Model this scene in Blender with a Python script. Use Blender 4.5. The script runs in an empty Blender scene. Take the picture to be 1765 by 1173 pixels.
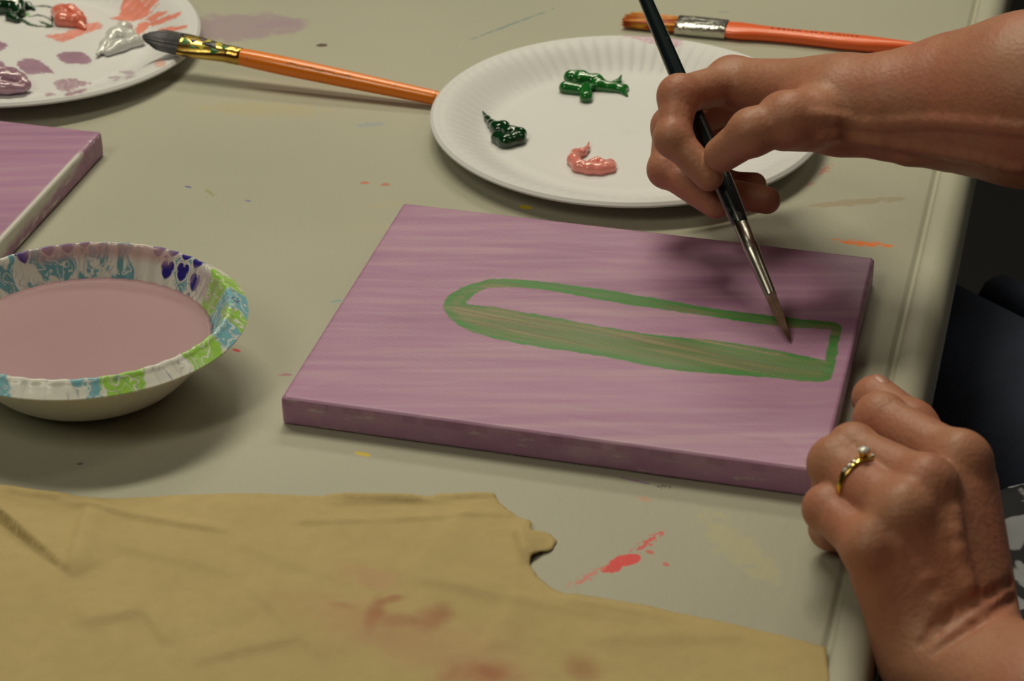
import bpy, math, random
import numpy as np
from mathutils import Vector, Matrix
from mathutils.geometry import delaunay_2d_cdt

random.seed(3); RNG = np.random.RandomState(5)
TZ = 0.74                      # height of the table surface above the floor
FPX, PITCH, ROLL, CH = 3920.0, 0.5411, -0.0023, 0.5845
scene = bpy.context.scene
COL = scene.collection

# ------------------------------------------------------------------ camera
cam_d = bpy.data.cameras.new('camera'); cam = bpy.data.objects.new('camera', cam_d); COL.objects.link(cam)
cam_d.sensor_width = 36.0; cam_d.sensor_fit = 'HORIZONTAL'
cam_d.lens = 36.0 * FPX / 1765.0
FW = np.array([0, math.cos(PITCH), -math.sin(PITCH)])
_rt = np.array([1, 0, 0.]); _up = np.cross(_rt, FW)
RT = math.cos(ROLL) * _rt + math.sin(ROLL) * _up
UP = -math.sin(ROLL) * _rt + math.cos(ROLL) * _up
cam.matrix_world = Matrix(((RT[0], UP[0], -FW[0], 0), (RT[1], UP[1], -FW[1], 0), (RT[2], UP[2], -FW[2], CH + TZ), (0, 0, 0, 1)))
cam_d.clip_start = 0.05; cam_d.clip_end = 50
cam_d.dof.use_dof = True; cam_d.dof.focus_distance = 1.17; cam_d.dof.aperture_fstop = 15.0
scene.camera = cam

# ------------------------------------------------------------------ light
world = bpy.data.worlds.new('world'); scene.world = world; world.use_nodes = True
bg = world.node_tree.nodes['Background']; bg.inputs[0].default_value = (1.0, 0.95, 0.80, 1); bg.inputs[1].default_value = 0.02


def area(name, loc, target, sx, sy, power, col=(1.0, 0.94, 0.78)):
    d = bpy.data.lights.new(name, 'AREA'); d.shape = 'RECTANGLE'; d.size = sx; d.size_y = sy
    d.energy = power; d.color = col
    o = bpy.data.objects.new(name, d); COL.objects.link(o); o.location = loc
    o.rotation_euler = (Vector(target) - Vector(loc)).to_track_quat('-Z', 'Y').to_euler()
    return o


area('ceiling_lamp_main', (-0.35, 1.95, 2.75), (0, 1.0, TZ), 1.2, 0.3, 25.5, (1.0, .93, .70))
area('ceiling_lamp_far', (0.3, 3.3, 2.75), (0, 1.0, TZ), 1.2, 0.3, 13, (1.0, .93, .70))
area('ceiling_lamp_near', (-1.10, -.15, 2.75), (0, .9, TZ), 0.3, 1.2, 13.0, (1.0, .93, .70))
area('ceiling_lamp_right', (1.5, 1.5, 2.75), (0, 1.0, TZ), 0.3, 1.0, 4, (1.0, .93, .70))
scene.view_settings.view_transform = 'Standard'; scene.view_settings.look = 'None'
scene.view_settings.exposure = 0.0; scene.view_settings.gamma = 1.0
scene.view_settings.use_curve_mapping = False


# ------------------------------------------------------------------ helpers
def at(px, py, z=0.0):
    """point of the photograph on the level z above the table -> table space"""
    d = FW * FPX + RT * (px - 882.5) + UP * (586.5 - py)
    return np.array([0, 0, CH]) + d * ((z - CH) / d[2])


def ats(pts, z=0.0):
    return np.array([at(a, b, z) for a, b in pts])


def W(p):
    return np.array([p[0], p[1], p[2] + TZ])


EX = np.array([.9664, -.2571, 0]); EY = np.array([.2571, .9664, 0]); EO = np.array([.2007, 1.0, 0])


def tb(ex, ey, z):
    return EO + EX * ex + EY * ey + np.array([0, 0, z])


def tag(o, label=None, cat=None, group=None, kind=None):
    if label: o['label'] = label
    if cat: o['category'] = cat
    if group: o['group'] = group
    if kind: o['kind'] = kind
    return o


def empty(name, loc, label, cat, group=None):
    """loc in table space"""
    o = bpy.data.objects.new(name, None); COL.objects.link(o); o.location = W(loc); o.empty_display_size = .02
    return tag(o, label, cat, group)


def world_loc(o):
    p = Vector(o.location)
    while o.parent:
        o = o.parent; p += Vector(o.location)
    return p


def mk(name, V, F, mats, parent=None, origin=None, smooth=True, attrs=None, midx=None, absolute=False):
    """V: vertices in table space, F: (n,3|4) array or list of arrays / lists"""
    V = np.asarray(V, dtype=np.float64).copy()
    if not absolute: V[:, 2] += TZ
    if parent is not None:
        base = np.array(world_loc(parent))
    else:
        base = np.array(origin if origin is not None else (V.min(0) + V.max(0)) / 2 * [1, 1, 0] + [0, 0, V[:, 2].min()])
        if origin is not None and not absolute: base[2] += TZ
    V -= base
    me = bpy.data.meshes.new(name)
    if isinstance(F, np.ndarray): groups = [F]
    else:
        groups = [f for f in F] if len(F) and isinstance(F[0], np.ndarray) else None
    if groups is not None:
        tot = [g.shape[1] for g in groups for _ in range(1)]
        flat = np.concatenate([g.ravel() for g in groups]).astype(np.int32)
        sizes = np.concatenate([np.full(g.shape[0], g.shape[1]) for g in groups])
    else:
        flat = np.array([i for f in F for i in f], dtype=np.int32); sizes = np.array([len(f) for f in F])
    starts = np.concatenate([[0], np.cumsum(sizes)[:-1]]).astype(np.int32)
    me.vertices.add(len(V)); me.vertices.foreach_set('co', V.astype(np.float32).ravel())
    me.loops.add(len(flat)); me.loops.foreach_set('vertex_index', flat)
    me.polygons.add(len(sizes)); me.polygons.foreach_set('loop_start', starts)
    me.polygons.foreach_set('loop_total', sizes.astype(np.int32))
    if smooth: me.polygons.foreach_set('use_smooth', np.ones(len(sizes), dtype=bool))
    if not isinstance(mats, (list, tuple)): mats = [mats]
    for m in mats: me.materials.append(m)
    if midx is not None: me.polygons.foreach_set('material_index', np.asarray(midx, dtype=np.int32))
    me.update(calc_edges=True); me.validate()
    if attrs:
        for k, c in attrs.items():
            a = me.color_attributes.new(k, 'FLOAT_COLOR', 'POINT')
            c4 = np.ones((len(V), 4), dtype=np.float32); c4[:, :c.shape[1]] = c
            a.data.foreach_set('color', c4.ravel())
    o = bpy.data.objects.new(name, me); COL.objects.link(o)
    if parent is not None: o.parent = parent
    else: o.location = base
    return o


class MB:
    """collects simple shapes into one mesh"""
    def __init__(s): s.V = []; s.F = []; s.n = 0
    def add(s, V, F):
        V = np.asarray(V, float); s.V.append(V); s.F += [[i + s.n for i in f] for f in F]; s.n += len(V); return s
    def arr(s): return np.concatenate(s.V), s.F
    def box(s, c, size, ax=None, bev=0.0):
        ax = np.eye(3) if ax is None else np.array(ax)
        h = np.array(size) / 2.0; b = min(bev, h.min() * .9)
        if b <= 0:
            P = [(x, y, z) for x in (-1, 1) for y in (-1, 1) for z in (-1, 1)]
            V = np.array(P) * h
            F = [(0, 1, 3, 2), (4, 6, 7, 5), (0, 4, 5, 1), (2, 3, 7, 6), (0, 2, 6, 4), (1, 5, 7, 3)]
            return s.add(np.asarray(c) + V @ ax, F)
        # rounded box through a lathe-like superellipse stack
        n = 6; rings = []
        def ring(off, z):
            pts = []
            for q, (sx, sy) in enumerate(((1, 1), (-1, 1), (-1, -1), (1, -1))):
                for k in range(n + 1):
                    a = (q + k / n) * math.pi / 2
                    pts.append((sx * (h[0] - b) + off * math.cos(a), sy * (h[1] - b) + off * math.sin(a), z))
            return pts
        for k in range(n + 1):
            a = -math.pi / 2 + k / n * math.pi / 2; rings.append(ring(b * math.cos(a), -h[2] + b + b * math.sin(a)))
        for k in range(n + 1):
            a = k / n * math.pi / 2; rings.append(ring(b * math.cos(a), h[2] - b + b * math.sin(a)))
        m = len(rings[0]); V = np.array([p for r in rings for p in r]); F = []
        for i in range(len(rings) - 1):
            for j in range(m):
                F.append((i * m + j, i * m + (j + 1) % m, (i + 1) * m + (j + 1) % m, (i + 1) * m + j))
        F.append(list(range(m))[::-1]); F.append([(len(rings) - 1) * m + j for j in range(m)])
        return s.add(np.asarray(c) + V @ ax, F)
    def tube(s, pts, radii, seg=20, caps=True, flat=1.0, side=None):
        """swept tube; flat scales the axis nearest to 'side' direction's normal"""
        pts = np.asarray(pts, float); n = len(pts); radii = np.broadcast_to(np.asarray(radii, float), (n,))
        flat = np.broadcast_to(np.asarray(flat, float), (n,))
        t = np.gradient(pts, axis=0); t /= np.linalg.norm(t, axis=1)[:, None]
        ref = np.array(side if side is not None else (0, 0, 1.)); V = []
        if side is None and abs(t[0] @ ref) > .9: ref = np.array([1., 0, 0])
        for i in range(n):
            u = ref - t[i] * (ref @ t[i]); u /= np.linalg.norm(u); v = np.cross(t[i], u)
            for k in range(seg):
                a = 2 * math.pi * k / seg
                V.append(pts[i] + radii[i] * (u * math.cos(a) + v * math.sin(a) * flat[i]))
        F = []
        for i in range(n - 1):
            for k in range(seg):
                F.append((i * seg + k, i * seg + (k + 1) % seg, (i + 1) * seg + (k + 1) % seg, (i + 1) * seg + k))
        if caps: F.append(list(range(seg))[::-1]); F.append([(n - 1) * seg + k for k in range(seg)])
        return s.add(V, F)
    def build(s, name, mat, parent=None, **kw):
        V, F = s.arr(); return mk(name, V, F, mat, parent, **kw)


def smooth_step(a, b, x):
    t = np.clip((x - a) / (b - a), 0, 1); return t * t * (3 - 2 * t)


_LAT = RNG.rand(256, 256)
def vnoise(x, y):
    xi = np.floor(x).astype(int); yi = np.floor(y).astype(int); fx = x - xi; fy = y - yi
    fx = fx * fx * (3 - 2 * fx); fy = fy * fy * (3 - 2 * fy)
    a = _LAT[xi % 256, yi % 256]; b = _LAT[(xi + 1) % 256, yi % 256]; c = _LAT[xi % 256, (yi + 1) % 256]; d = _LAT[(xi + 1) % 256, (yi + 1) % 256]
    return (a * (1 - fx) + b * fx) * (1 - fy) + (c * (1 - fx) + d * fx) * fy
def fbm(x, y, o=4):
    r = 0; a = .5; t = 0
    for k in range(o): r = r + a * vnoise(x * 2 ** k + 17 * k, y * 2 ** k + 31 * k); t += a; a *= .5
    return r / t


def polysd(X, Y, poly):
    """signed distance to polygon, negative inside"""
    P = np.asarray(poly, float)[:, :2]; Q = np.roll(P, -1, 0)
    d2 = np.full(X.shape, 1e9); ins = np.zeros(X.shape, bool)
    for (ax, ay), (bx, by) in zip(P, Q):
        ex, ey = bx - ax, by - ay; wx, wy = X - ax, Y - ay
        t = np.clip((wx * ex + wy * ey) / (ex * ex + ey * ey + 1e-18), 0, 1)
        d2 = np.minimum(d2, (wx - ex * t) ** 2 + (wy - ey * t) ** 2)
        c = ((ay <= Y) & (by > Y)) | ((by <= Y) & (ay > Y))
        with np.errstate(divide='ignore', invalid='ignore'):
            xc = ax + (Y - ay) / (by - ay if by != ay else 1e-12) * ex
        ins ^= c & (X < xc)
    d = np.sqrt(d2); return np.where(ins, -d, d)


def smooth_poly(P, n=4, closed=True):
    """Catmull-Rom through the points"""
    P = np.asarray(P, float); N = len(P); out = []
    rng = range(N) if closed else range(N - 1)
    for i in rng:
        if closed: p0, p1, p2, p3 = P[i - 1], P[i], P[(i + 1) % N], P[(i + 2) % N]
        else: p0, p1, p2, p3 = P[max(i - 1, 0)], P[i], P[i + 1], P[min(i + 2, N - 1)]
        for k in range(n):
            t = k / n
            out.append(.5 * ((2 * p1) + (-p0 + p2) * t + (2 * p0 - 5 * p1 + 4 * p2 - p3) * t * t + (-p0 + 3 * p1 - 3 * p2 + p3) * t ** 3))
    if not closed: out.append(P[-1])
    return np.array(out)


def srgb(r, g, b):
    f = lambda c: (c / 255 / 12.92) if c / 255 <= .04045 else ((c / 255 + .055) / 1.055) ** 2.4
    return (f(r), f(g), f(b))


# ------------------------------------------------------------------ materials
class NT:
    def __init__(s, name, rough=.5, **kw):
        s.m = bpy.data.materials.new(name); s.m.use_nodes = True; s.t = s.m.node_tree
        s.b = s.t.nodes['Principled BSDF']; s.b.inputs['Roughness'].default_value = rough
        for k, v in kw.items():
            s.b.inputs[k.replace('_', ' ')].default_value = v
        s.tc = s.t.nodes.new('ShaderNodeTexCoord')
    def n(s, typ, ins=None, **props):
        nd = s.t.nodes.new('ShaderNode' + typ)
        for k, v in props.items(): setattr(nd, k, v)
        for k, v in (ins or {}).items(): s.set(nd.inputs[k], v)
        return nd
    def set(s, sock, v):
        if isinstance(v, bpy.types.NodeSocket): s.t.links.new(v, sock)
        else: sock.default_value = v
    def math(s, op, a, b=0.0, clamp=False):
        nd = s.n('Math', {0: a, 1: b}, operation=op); nd.use_clamp = clamp; return nd.outputs[0]
    def ramp(s, x, a, b, lo=0.0, hi=1.0):
        nd = s.n('MapRange', {'Value': x, 'From Min': a, 'From Max': b, 'To Min': lo, 'To Max': hi}); nd.clamp = True
        nd.interpolation_type = 'SMOOTHSTEP'; return nd.outputs[0]
    def mix(s, f, a, b, mode='MIX'):
        nd = s.n('Mix', data_type='RGBA', blend_type=mode)
        s.set(nd.inputs[0], f); s.set(nd.inputs[6], a); s.set(nd.inputs[7], b); return nd.outputs[2]
    def mapping(s, scale=(1, 1, 1), rot=(0, 0, 0), loc=(0, 0, 0), src=None, typ='POINT'):
        nd = s.n('Mapping', {'Vector': src or s.tc.outputs['Object'], 'Scale': scale, 'Rotation': rot, 'Location': loc}, vector_type=typ)
        return nd.outputs[0]
    def noise(s, scale, detail=3, vec=None, rough=.5, dist=0.0):
        return s.n('TexNoise', {'Vector': vec or s.tc.outputs['Object'], 'Scale': scale, 'Detail': detail, 'Roughness': rough, 'Distortion': dist}).outputs['Fac']
    def bump(s, h, strength=.3, dist=.001, nrm=None):
        nd = s.n('Bump', {'Height': h, 'Strength': strength, 'Distance': dist})
        if nrm is not None: s.set(nd.inputs['Normal'], nrm)
        s.set(s.b.inputs['Normal'], nd.outputs[0]); return nd.outputs[0]
    def color(s, c):
        s.set(s.b.inputs['Base Color'], c if isinstance(c, bpy.types.NodeSocket) else tuple(c) + (1,)); return s
    def attr(s, name):
        return s.n('VertexColor', layer_name=name)


def c4(c): return tuple(c) + (1,)


def simple(name, col, rough=.5, var=.12, scale=60, bump=0.0, bscale=300, **kw):
    t = NT(name, rough, **kw); f = t.noise(scale, 3)
    a = tuple(x * (1 - var) for x in col); b = tuple(min(1, x * (1 + var)) for x in col)
    t.color(t.mix(f, c4(a), c4(b)))
    if bump: t.bump(t.noise(bscale, 3), bump, .0006)
    return t.m


# ------------------------------------------------------------------ floor
flr = NT('dark_carpet', .95)
flr.color(flr.mix(flr.noise(220, 4), (.003, .003, .005, 1), (.007, .007, .010, 1))); flr.bump(flr.noise(400, 3), .6, .003)
fl = MB(); fl.box((0.4, .9, -.02), (7.2, 8.2, .04))
o = fl.build('floor', flr.m, absolute=True, smooth=False); tag(o, kind='structure')

wallm = simple('dull_green_grey_wall_paint', (.10, .10, .085), .8, .05, 3)
for nm, c, sz in (('wall_left', (-3.25, .9, 1.48), (.1, 8.2, 2.96)), ('wall_right', (4.05, .9, 1.48), (.1, 8.2, 2.96)), ('wall_back', (.4, 5.05, 1.48), (7.4, .1, 2.96)), ('wall_front', (.4, -3.25, 1.48), (7.4, .1, 2.96)), ('ceiling', (.4, .9, 3.01), (7.4, 8.4, .1))):
    b_ = MB(); b_.box(c, sz); o = b_.build(nm, wallm, absolute=True, smooth=False); tag(o, kind='structure')

# ------------------------------------------------------------------ table
table = empty('folding_table', tb(-.38, .27, -TZ), 'off-white plastic folding table with rolled lip, spattered with old paint', 'table')
tbase = np.array(world_loc(table))
tp = NT('speckled_cream_plastic', .5)
tp.b.inputs['Specular IOR Level'].default_value = .35
big = tp.noise(3.2, 3); fine = tp.noise(900, 2)
base = tp.mix(tp.ramp(big, .35, .65), (.425, .415, .335, 1), (.475, .462, .375, 1))
base = tp.mix(tp.ramp(fine, .3, .7), tp.mix(1.0, base, (.955, .955, .95, 1), 'MULTIPLY'), base)


def stain(base, p0, p1, wmm, col, strength=1.0, nscale=260, thr=.5, soft=.25, streak=1.0, edge=.5):
    """elongated paint mark between two points of the table"""
    a, b = at(*p0), at(*p1); c = (a + b) / 2; d = b - a; L = np.linalg.norm(d) / 2 + wmm / 2000.
    ang = math.atan2(d[1], d[0])
    c = c + np.array([0, 0, TZ]) - tbase
    v = tp.mapping(loc=tuple(c), rot=(0, 0, ang), scale=(L, wmm / 2000., 1), typ='TEXTURE')
    xy = tp.n('VectorMath', {0: v, 1: (1, 1, 0)}, operation='MULTIPLY').outputs[0]
    ln = tp.n('VectorMath', {0: xy}, operation='LENGTH').outputs['Value']
    nv = tp.mapping(loc=tuple(c), rot=(0, 0, ang), scale=(streak, 1, 1), typ='TEXTURE')
    nz = tp.noise(nscale, 4, nv, .6)
    f = tp.math('ADD', ln, tp.math('MULTIPLY', tp.math('SUBTRACT', nz, .5), edge * 4))
    m = tp.ramp(f, thr + soft, thr - soft * 0 - 0.0, 0, strength)
    return tp.mix(m, base, c4(col))


LIL = (.37, .24, .34)
ST = [
    ((352, 48), (470, 45), 46, LIL, .62, 60, .75, .30, 1, .35),
    ((450, 44), (525, 38), 14, LIL, .28, 90, .7, .3, 2, .3),
    ((795, 74), (962, 12), 2.6, (.12, .25, .29), .8, 420, .55, .25, 2.5, .8),
    ((552, 78), (558, 78), 5.5, (.10, .05, .035), .95, 200, .85, .15, 1, .2),
    ((901, 356), (911, 358), 5, (.75, .58, .02), .95, 300, .85, .15, 1, .3),
    ((1432, 414), (1545, 425), 7, (.95, .22, .03), .95, 500, .62, .12, 3, .8),
    ((1380, 355), (1560, 342), 9, (.36, .24, .13), .5, 260, .6, .4, 3, .5),
    ((1410, 300), (1432, 285), 7, (.6, .16, .12), .65, 500, .5, .2, 2, .9),
    ((1392, 318), (1402, 316), 4, (.6, .16, .12), .6, 500, .6, .2, 1, .6),
    ((625, 315), (632, 315), 4, (.62, .12, .06), .8, 400, .7, .2, 1, .4),
    ((661, 318), (667, 318), 5, (.5, .17, .10), .8, 400, .7, .2, 1, .4),
    ((617, 780), (636, 785), 3.5, (.75, .55, .03), .85, 400, .8, .2, 1, .3),
    ((1048, 980), (1062, 978), 6.5, (.75, .05, .05), .97, 300, .85, .12, 1, .35),
    ((1066, 968), (1092, 962), 8, (.80, .045, .05), .97, 200, .95, .1, 1, .2),
    ((1085, 955), (1150, 912), 6, (.75, .08, .08), .9, 520, .45, .16, 2, .95),
    ((968, 1018), (1060, 968), 6, (.75, .16, .14), .7, 520, .40, .2, 2, .95),
    ((1146, 971), (1149, 973), 2.6, (.7, .1, .08), .8, 500, .8, .2, 1, .2),
    ((1118, 950), (1122, 952), 3.2, (.7, .1, .08), .8, 500, .8, .2, 1, .2),
    ((1068, 822), (1130, 836), 1.8, (.25, .10, .30), .7, 420, .7, .25, 2, .5),
    ((1125, 836), (1160, 840), 5, (.10, .08, .08), .7, 700, .35, .12, 1, .9),
    ((1105, 858), (1118, 862), 5, (.62, .30, .20), .6, 400, .6, .3, 1, .4),
    ((485, 645), (500, 646), 4, (.42, .14, .22), .7, 400, .6, .3, 1, .5),
    ((404, 602), (411, 605), 2.6, (.65, .03, .03), .95, 400, .85, .12, 1, .2),
    ((590, 853), (594, 854), 3, (.65, .05, .08), .9, 400, .85, .12, 1, .2),
    ((612, 216), (660, 214), 9, (.25, .36, .44), .5, 300, .45, .4, 1, .6),
    ((572, 520), (588, 518), 4, (.20, .35, .42), .6, 300, .6, .3, 1, .5),
    ((340, 185), (560, 190), 20, (.50, .42, .20), .38, 160, .55, .5, 1, .5),
    ((355, 325), (368, 338), 4, (.32, .30, .10), .7, 500, .55, .25, 1, .7),
    ((321, 321), (327, 323), 3, (.12, .14, .36), .8, 500, .7, .2, 1, .4),
    ((424, 345), (430, 347), 2.6, (.20, .18, .4), .8, 500, .7, .2, 1, .4),
    ((136, 799), (140, 799), 2.4, (.12, .10, .16), .8, 500, .8, .2, 1, .2),
    ((1220, 890), (1330, 1000), 22, (.56, .50, .22), .35, 110, .5, .5, 1, .6),
    ((640, 355), (700, 350), 10, (.5, .42, .25), .35, 200, .5, .4, 1, .6),
    ((1236, 20), (1262, 22), 2, (.16, .26, .32), .7, 500, .5, .3, 1, .5),
    ((600, 390), (760, 400), 16, (.5, .43, .26), .25, 160, .5, .5, 1, .5),
]
for s_ in ST: base = stain(base, *s_)
tp.color(base)
h = tp.math('ADD', tp.math('MULTIPLY', tp.noise(1400, 2), .5), tp.noise(260, 2))
tp.bump(h, .22, .0006)


def table_profile():
    """(e_x, z) from the middle of the top over groove, lip and apron to the underside"""
    P = [(-.06, 0), (-.004, 0), (-.0026, -.0004), (-.0016, -.0016), (-.0004, -.0022), (.0008, -.0016), (.0016, -.0002)]
    for k in range(1, 13):
        a = math.pi - k / 12 * math.pi * .5
        P.append((.0085 + .0069 * math.cos(a) * 1.0, -.0002 + .0016 * math.sin(a)))
    for k in range(1, 11):
        a = math.pi / 2 - k / 10 * math.pi / 2
        P.append((.0085 + .0105 * math.cos(a), .0014 - .012 + .012 * math.sin(a)))
    P += [(.0195, -.018), (.0195, -.035), (.0185, -.042), (.015, -.044), (.009, -.044), (.008, -.03), (.008, -.02)]
    return P


X0, X1, Y0, Y1 = -.76, 0.0, -.55, 1.10
prof = table_profile(); nP = len(prof)


def loop_pts(off):
    """rounded rectangle offset outward by off (corner radius 4 cm at off=0)"""
    r = .045; out = []; n = 14
    for (cx, cy, a0) in ((X1 - r, Y1 - r, 0), (X0 + r, Y1 - r, 90), (X0 + r, Y0 + r, 180), (X1 - r, Y0 + r, 270)):
        for k in range(n + 1):
            a = math.radians(a0 + 90 * k / n); out.append((cx + (r + off) * math.cos(a), cy + (r + off) * math.sin(a)))
    return out


V = []; F = []
prof2 = [p for p in prof if p[0] > -.05]
for (ex, z) in prof2:
    for (x, y) in loop_pts(ex if ex > -.04 else -.04): V.append(tb(x, y, z))
m = len(loop_pts(0))
for i in range(len(prof2) - 1):
    for j in range(m):
        F.append((i * m + j, (i + 1) * m + j, (i + 1) * m + (j + 1) % m, i * m + (j + 1) % m))
F.append(list(range(m)))
last = (len(prof2) - 1) * m; F.append([last + j for j in range(m)][::-1])
mk('tabletop', V, F, tp.m, table)
steel = simple('grey_powder_coated_steel', (.22, .22, .22), .45, Metallic=.6)
for ey, in ((-.33,), (.87,)):
    b = MB()
    b.tube([tb(-.68, ey, -.03), tb(-.68, ey, -TZ + .012)], .0125, 14)
    b.build('leg', steel, table)
    b = MB(); b.tube([tb(-.08, ey, -.03), tb(-.08, ey, -TZ + .012)], .0125, 14); b.build('leg', steel, table)
    for zz_ in (-.35, -.031):
        b = MB(); b.tube([tb(-.68, ey, zz_), tb(-.08, ey, zz_)], .010, 12); b.build('crossbar', steel, table)
    for ex in (-.68, -.08):
        b = MB(); b.tube([tb(ex, ey, -TZ + .02), tb(ex, ey, -TZ)], .016, 14)
        b.build('foot_cap', simple('black_rubber', (.02, .02, .02), .7), table)

# ------------------------------------------------------------------ stretched canvases
CA = -.2479
CX = np.array([math.cos(CA), math.sin(CA), 0]); CY = np.array([-math.sin(CA), math.cos(CA), 0])


def canvas_geom(w, h, t, step, r=.0022, ripple=0.00025):
    nx = int(round((w - 2 * r) / step)) + 1; ny = int(round((h - 2 * r) / step)) + 1
    xs = np.linspace(-w / 2 + r, w / 2 - r, nx); ys = np.linspace(-h / 2 + r, h / 2 - r, ny)
    X, Y = np.meshgrid(xs, ys, indexing='ij')
    ed = np.minimum(np.minimum(X + w / 2, w / 2 - X), np.minimum(Y + h / 2, h / 2 - Y))
    Z = t - .0007 * smooth_step(.003, .03, ed) + ripple * (fbm(X * 30, Y * 200, 3) - .5) * smooth_step(.0, .01, ed)
    top = np.stack([X.ravel(), Y.ravel(), Z.ravel()], 1)
    idx = np.arange(nx * ny).reshape(nx, ny)
    F = [np.stack([idx[:-1, :-1], idx[1:, :-1], idx[1:, 1:], idx[:-1, 1:]], -1).reshape(-1, 4)]
    # perimeter
    loop = []
    def run(ids, ang):
        for q in ids: loop.append((q, ang))
    def arc(q, a0):
        for k in range(1, 5): loop.append((q, a0 + 90 * k / 5))
    run(idx[-1, :], 0); arc(idx[-1, -1], 0); run(idx[::-1, -1], 90); arc(idx[0, -1], 90)
    run(idx[0, ::-1], 180); arc(idx[0, 0], 180); run(idx[:, 0], 270); arc(idx[-1, 0], 270)
    ids = np.array([a for a, b in loop]); an = np.radians([b for a, b in loop]); n = len(ids)
    P = top[ids]; rows = []
    for k in range(1, 7):
        a = k / 6 * math.pi / 2; rows.append((r * math.sin(a), t - r + r * math.cos(a), 1))
    for z in np.linspace(t - r, .0012, 14)[1:]: rows.append((r, z, 0))
    rows.append((r - .0008, .0004, 0)); rows.append((-.012, .0004, 0))
    Vs = [top]; prev = ids; base = len(top)
    for (off, z, _) in rows:
        R = np.stack([P[:, 0] + off * np.cos(an), P[:, 1] + off * np.sin(an), np.full(n, z)], 1)
        if off == r and z < t * .8:
            wob = (fbm(R[:, 0] * 60 + 3, R[:, 1] * 60 + z * 100, 2) - .5) * .0005
            R[:, 0] += wob * np.cos(an); R[:, 1] += wob * np.sin(an)
        cur = base + np.arange(n)
        F.append(np.stack([prev, cur, np.roll(cur, -1), np.roll(prev, -1)], 1)); Vs.append(R); prev = cur; base += n
    return np.concatenate(Vs), F


def canvas_mat(name, seed):
    t = NT(name, .42)
    t.b.inputs['Specular IOR Level'].default_value = .4
    st = t.noise(1, 5, t.mapping((9, 130, 60), (0, 0, -CA), (seed, 0, 0)), .6)
    st2 = t.noise(1, 3, t.mapping((3, 22, 9), (0, 0, -CA), (seed + 3, 1, 0)), .5, .3)
    c = t.mix(t.ramp(st2, .3, .7), (.385, .190, .345, 1), (.45, .226, .40, 1))
    c = t.mix(t.ramp(st, .35, .75), c, (.50, .30, .42, 1))
    c = t.mix(t.ramp(st, .42, .2, 0, .6), c, (.335, .175, .29, 1))
    weave = t.n('TexWave', {'Vector': t.mapping(rot=(0, 0, -CA)), 'Scale': 260, 'Distortion': 1.5, 'Detail': 2}, bands_direction='X').outputs['Fac']
    weave2 = t.n('TexWave', {'Vector': t.mapping(rot=(0, 0, -CA)), 'Scale': 260, 'Distortion': 1.5, 'Detail': 2}, bands_direction='Y').outputs['Fac']
    a = t.attr('paint')
    t.color(t.mix(a.outputs['Alpha'], c, a.outputs['Color']))
    hgt = t.math('ADD', t.math('ADD', weave, weave2), t.math('MULTIPLY', st, 3.0))
    t.bump(hgt, .16, .00025)
    return t.m


def alpha_over(dst, col, a):
    """dst (n,4) premix colour + alpha"""
    al = dst[:, 3]; na = al + a - al * a
    w = np.where(na > 0, a / np.maximum(na, 1e-6), 0)[:, None]
    dst[:, :3] = dst[:, :3] * (1 - w) + np.asarray(col) * w; dst[:, 3] = na
    return dst


cw, chh, ct = .2543, .2023, .0152
ccen = np.array([.0398, .9635, 0])
Vc, Fc = canvas_geom(cw, chh, ct, .00052)
OUT = [(763, 527), (765, 518), (773, 508), (783, 500), (797, 493), (820, 485), (846, 479), (885, 478.5), (929, 482), (985, 489), (1041, 497), (1139, 513), (1236, 530), (1333, 542), (1407, 550), (1436, 555), (1448, 560), (1450, 571), (1446, 591), (1442, 615), (1437, 636), (1433, 651), (1422, 656), (1402, 657), (1333, 649), (1236, 642), (1139, 632), (1041, 612), (944, 598), (861, 583), (812, 569), (790, 557), (774, 545)]
HOLE = [(805, 521), (812, 509), (828, 499), (846, 494), (885, 493), (944, 498), (1015, 511), (1090, 524), (1170, 535), (1260, 549), (1340, 560), (1400, 564), (1431, 567), (1430, 578), (1425, 600), (1421, 619), (1408, 616), (1333, 600), (1258, 588), (1200, 581), (1139, 576), (1041, 561), (970, 547), (895, 534), (850, 526), (820, 524)]


def to_local(P, c):
    d = P - c; return np.stack([d @ CX, d @ CY], -1)


out_l = to_local(smooth_poly(ats(OUT, ct), 3), ccen); hole_l = to_local(smooth_poly(ats(HOLE, ct), 3), ccen)
x, y = Vc[:, 0], Vc[:, 1]
topm = (Vc[:, 2] > ct - .003)
dn = (fbm(x * 300, y * 300, 3) - .5) * .0016
so = polysd(x, y, out_l) + dn; sh = polysd(x, y, hole_l) - dn
a = smooth_step(.0004, -.0004, so) * smooth_step(-.0004, .0004, sh) * topm
streak = fbm(x * 28 + y * 20, y * 900 + x * 120, 4); streak2 = fbm(x * 12 + 5, y * 420 + x * 50, 3)
yo = polysd(x, y, out_l); wash = smooth_step(.5, .62, fbm(x * 22 + 8, y * 160, 3)) * smooth_step(-.0015, .001, sh) * smooth_step(.006, .002, sh)
lower = smooth_step(.0015, .008, -yo) * smooth_step(.0015, .006, sh)     # middle of the wide lower band
g_dark = np.array([.050, .30, .048]); g_mid = np.array([.095, .24, .07]); tanc = np.array([.36, .31, .17]); ol = np.array([.190, .185, .090])
mixg = smooth_step(.35, .65, streak)[:, None]
col = g_dark * (1 - mixg) + g_mid * mixg
k = (lower * (.62 + .7 * (streak2 - .5)) + .35 * smooth_step(.55, .7, streak2))
leftish = smooth_step(.12, -.05, x); k = np.clip(k * (.62 + .5 * leftish) + wash * .8, 0, 1)[:, None]
col = col * (1 - k) + (ol * (1 - mixg) + tanc * .72 * mixg + ol * .28 * mixg) * k
k2 = (smooth_step(.66, .80, streak2) * smooth_step(.5, .62, streak) * .5)[:, None]
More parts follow.
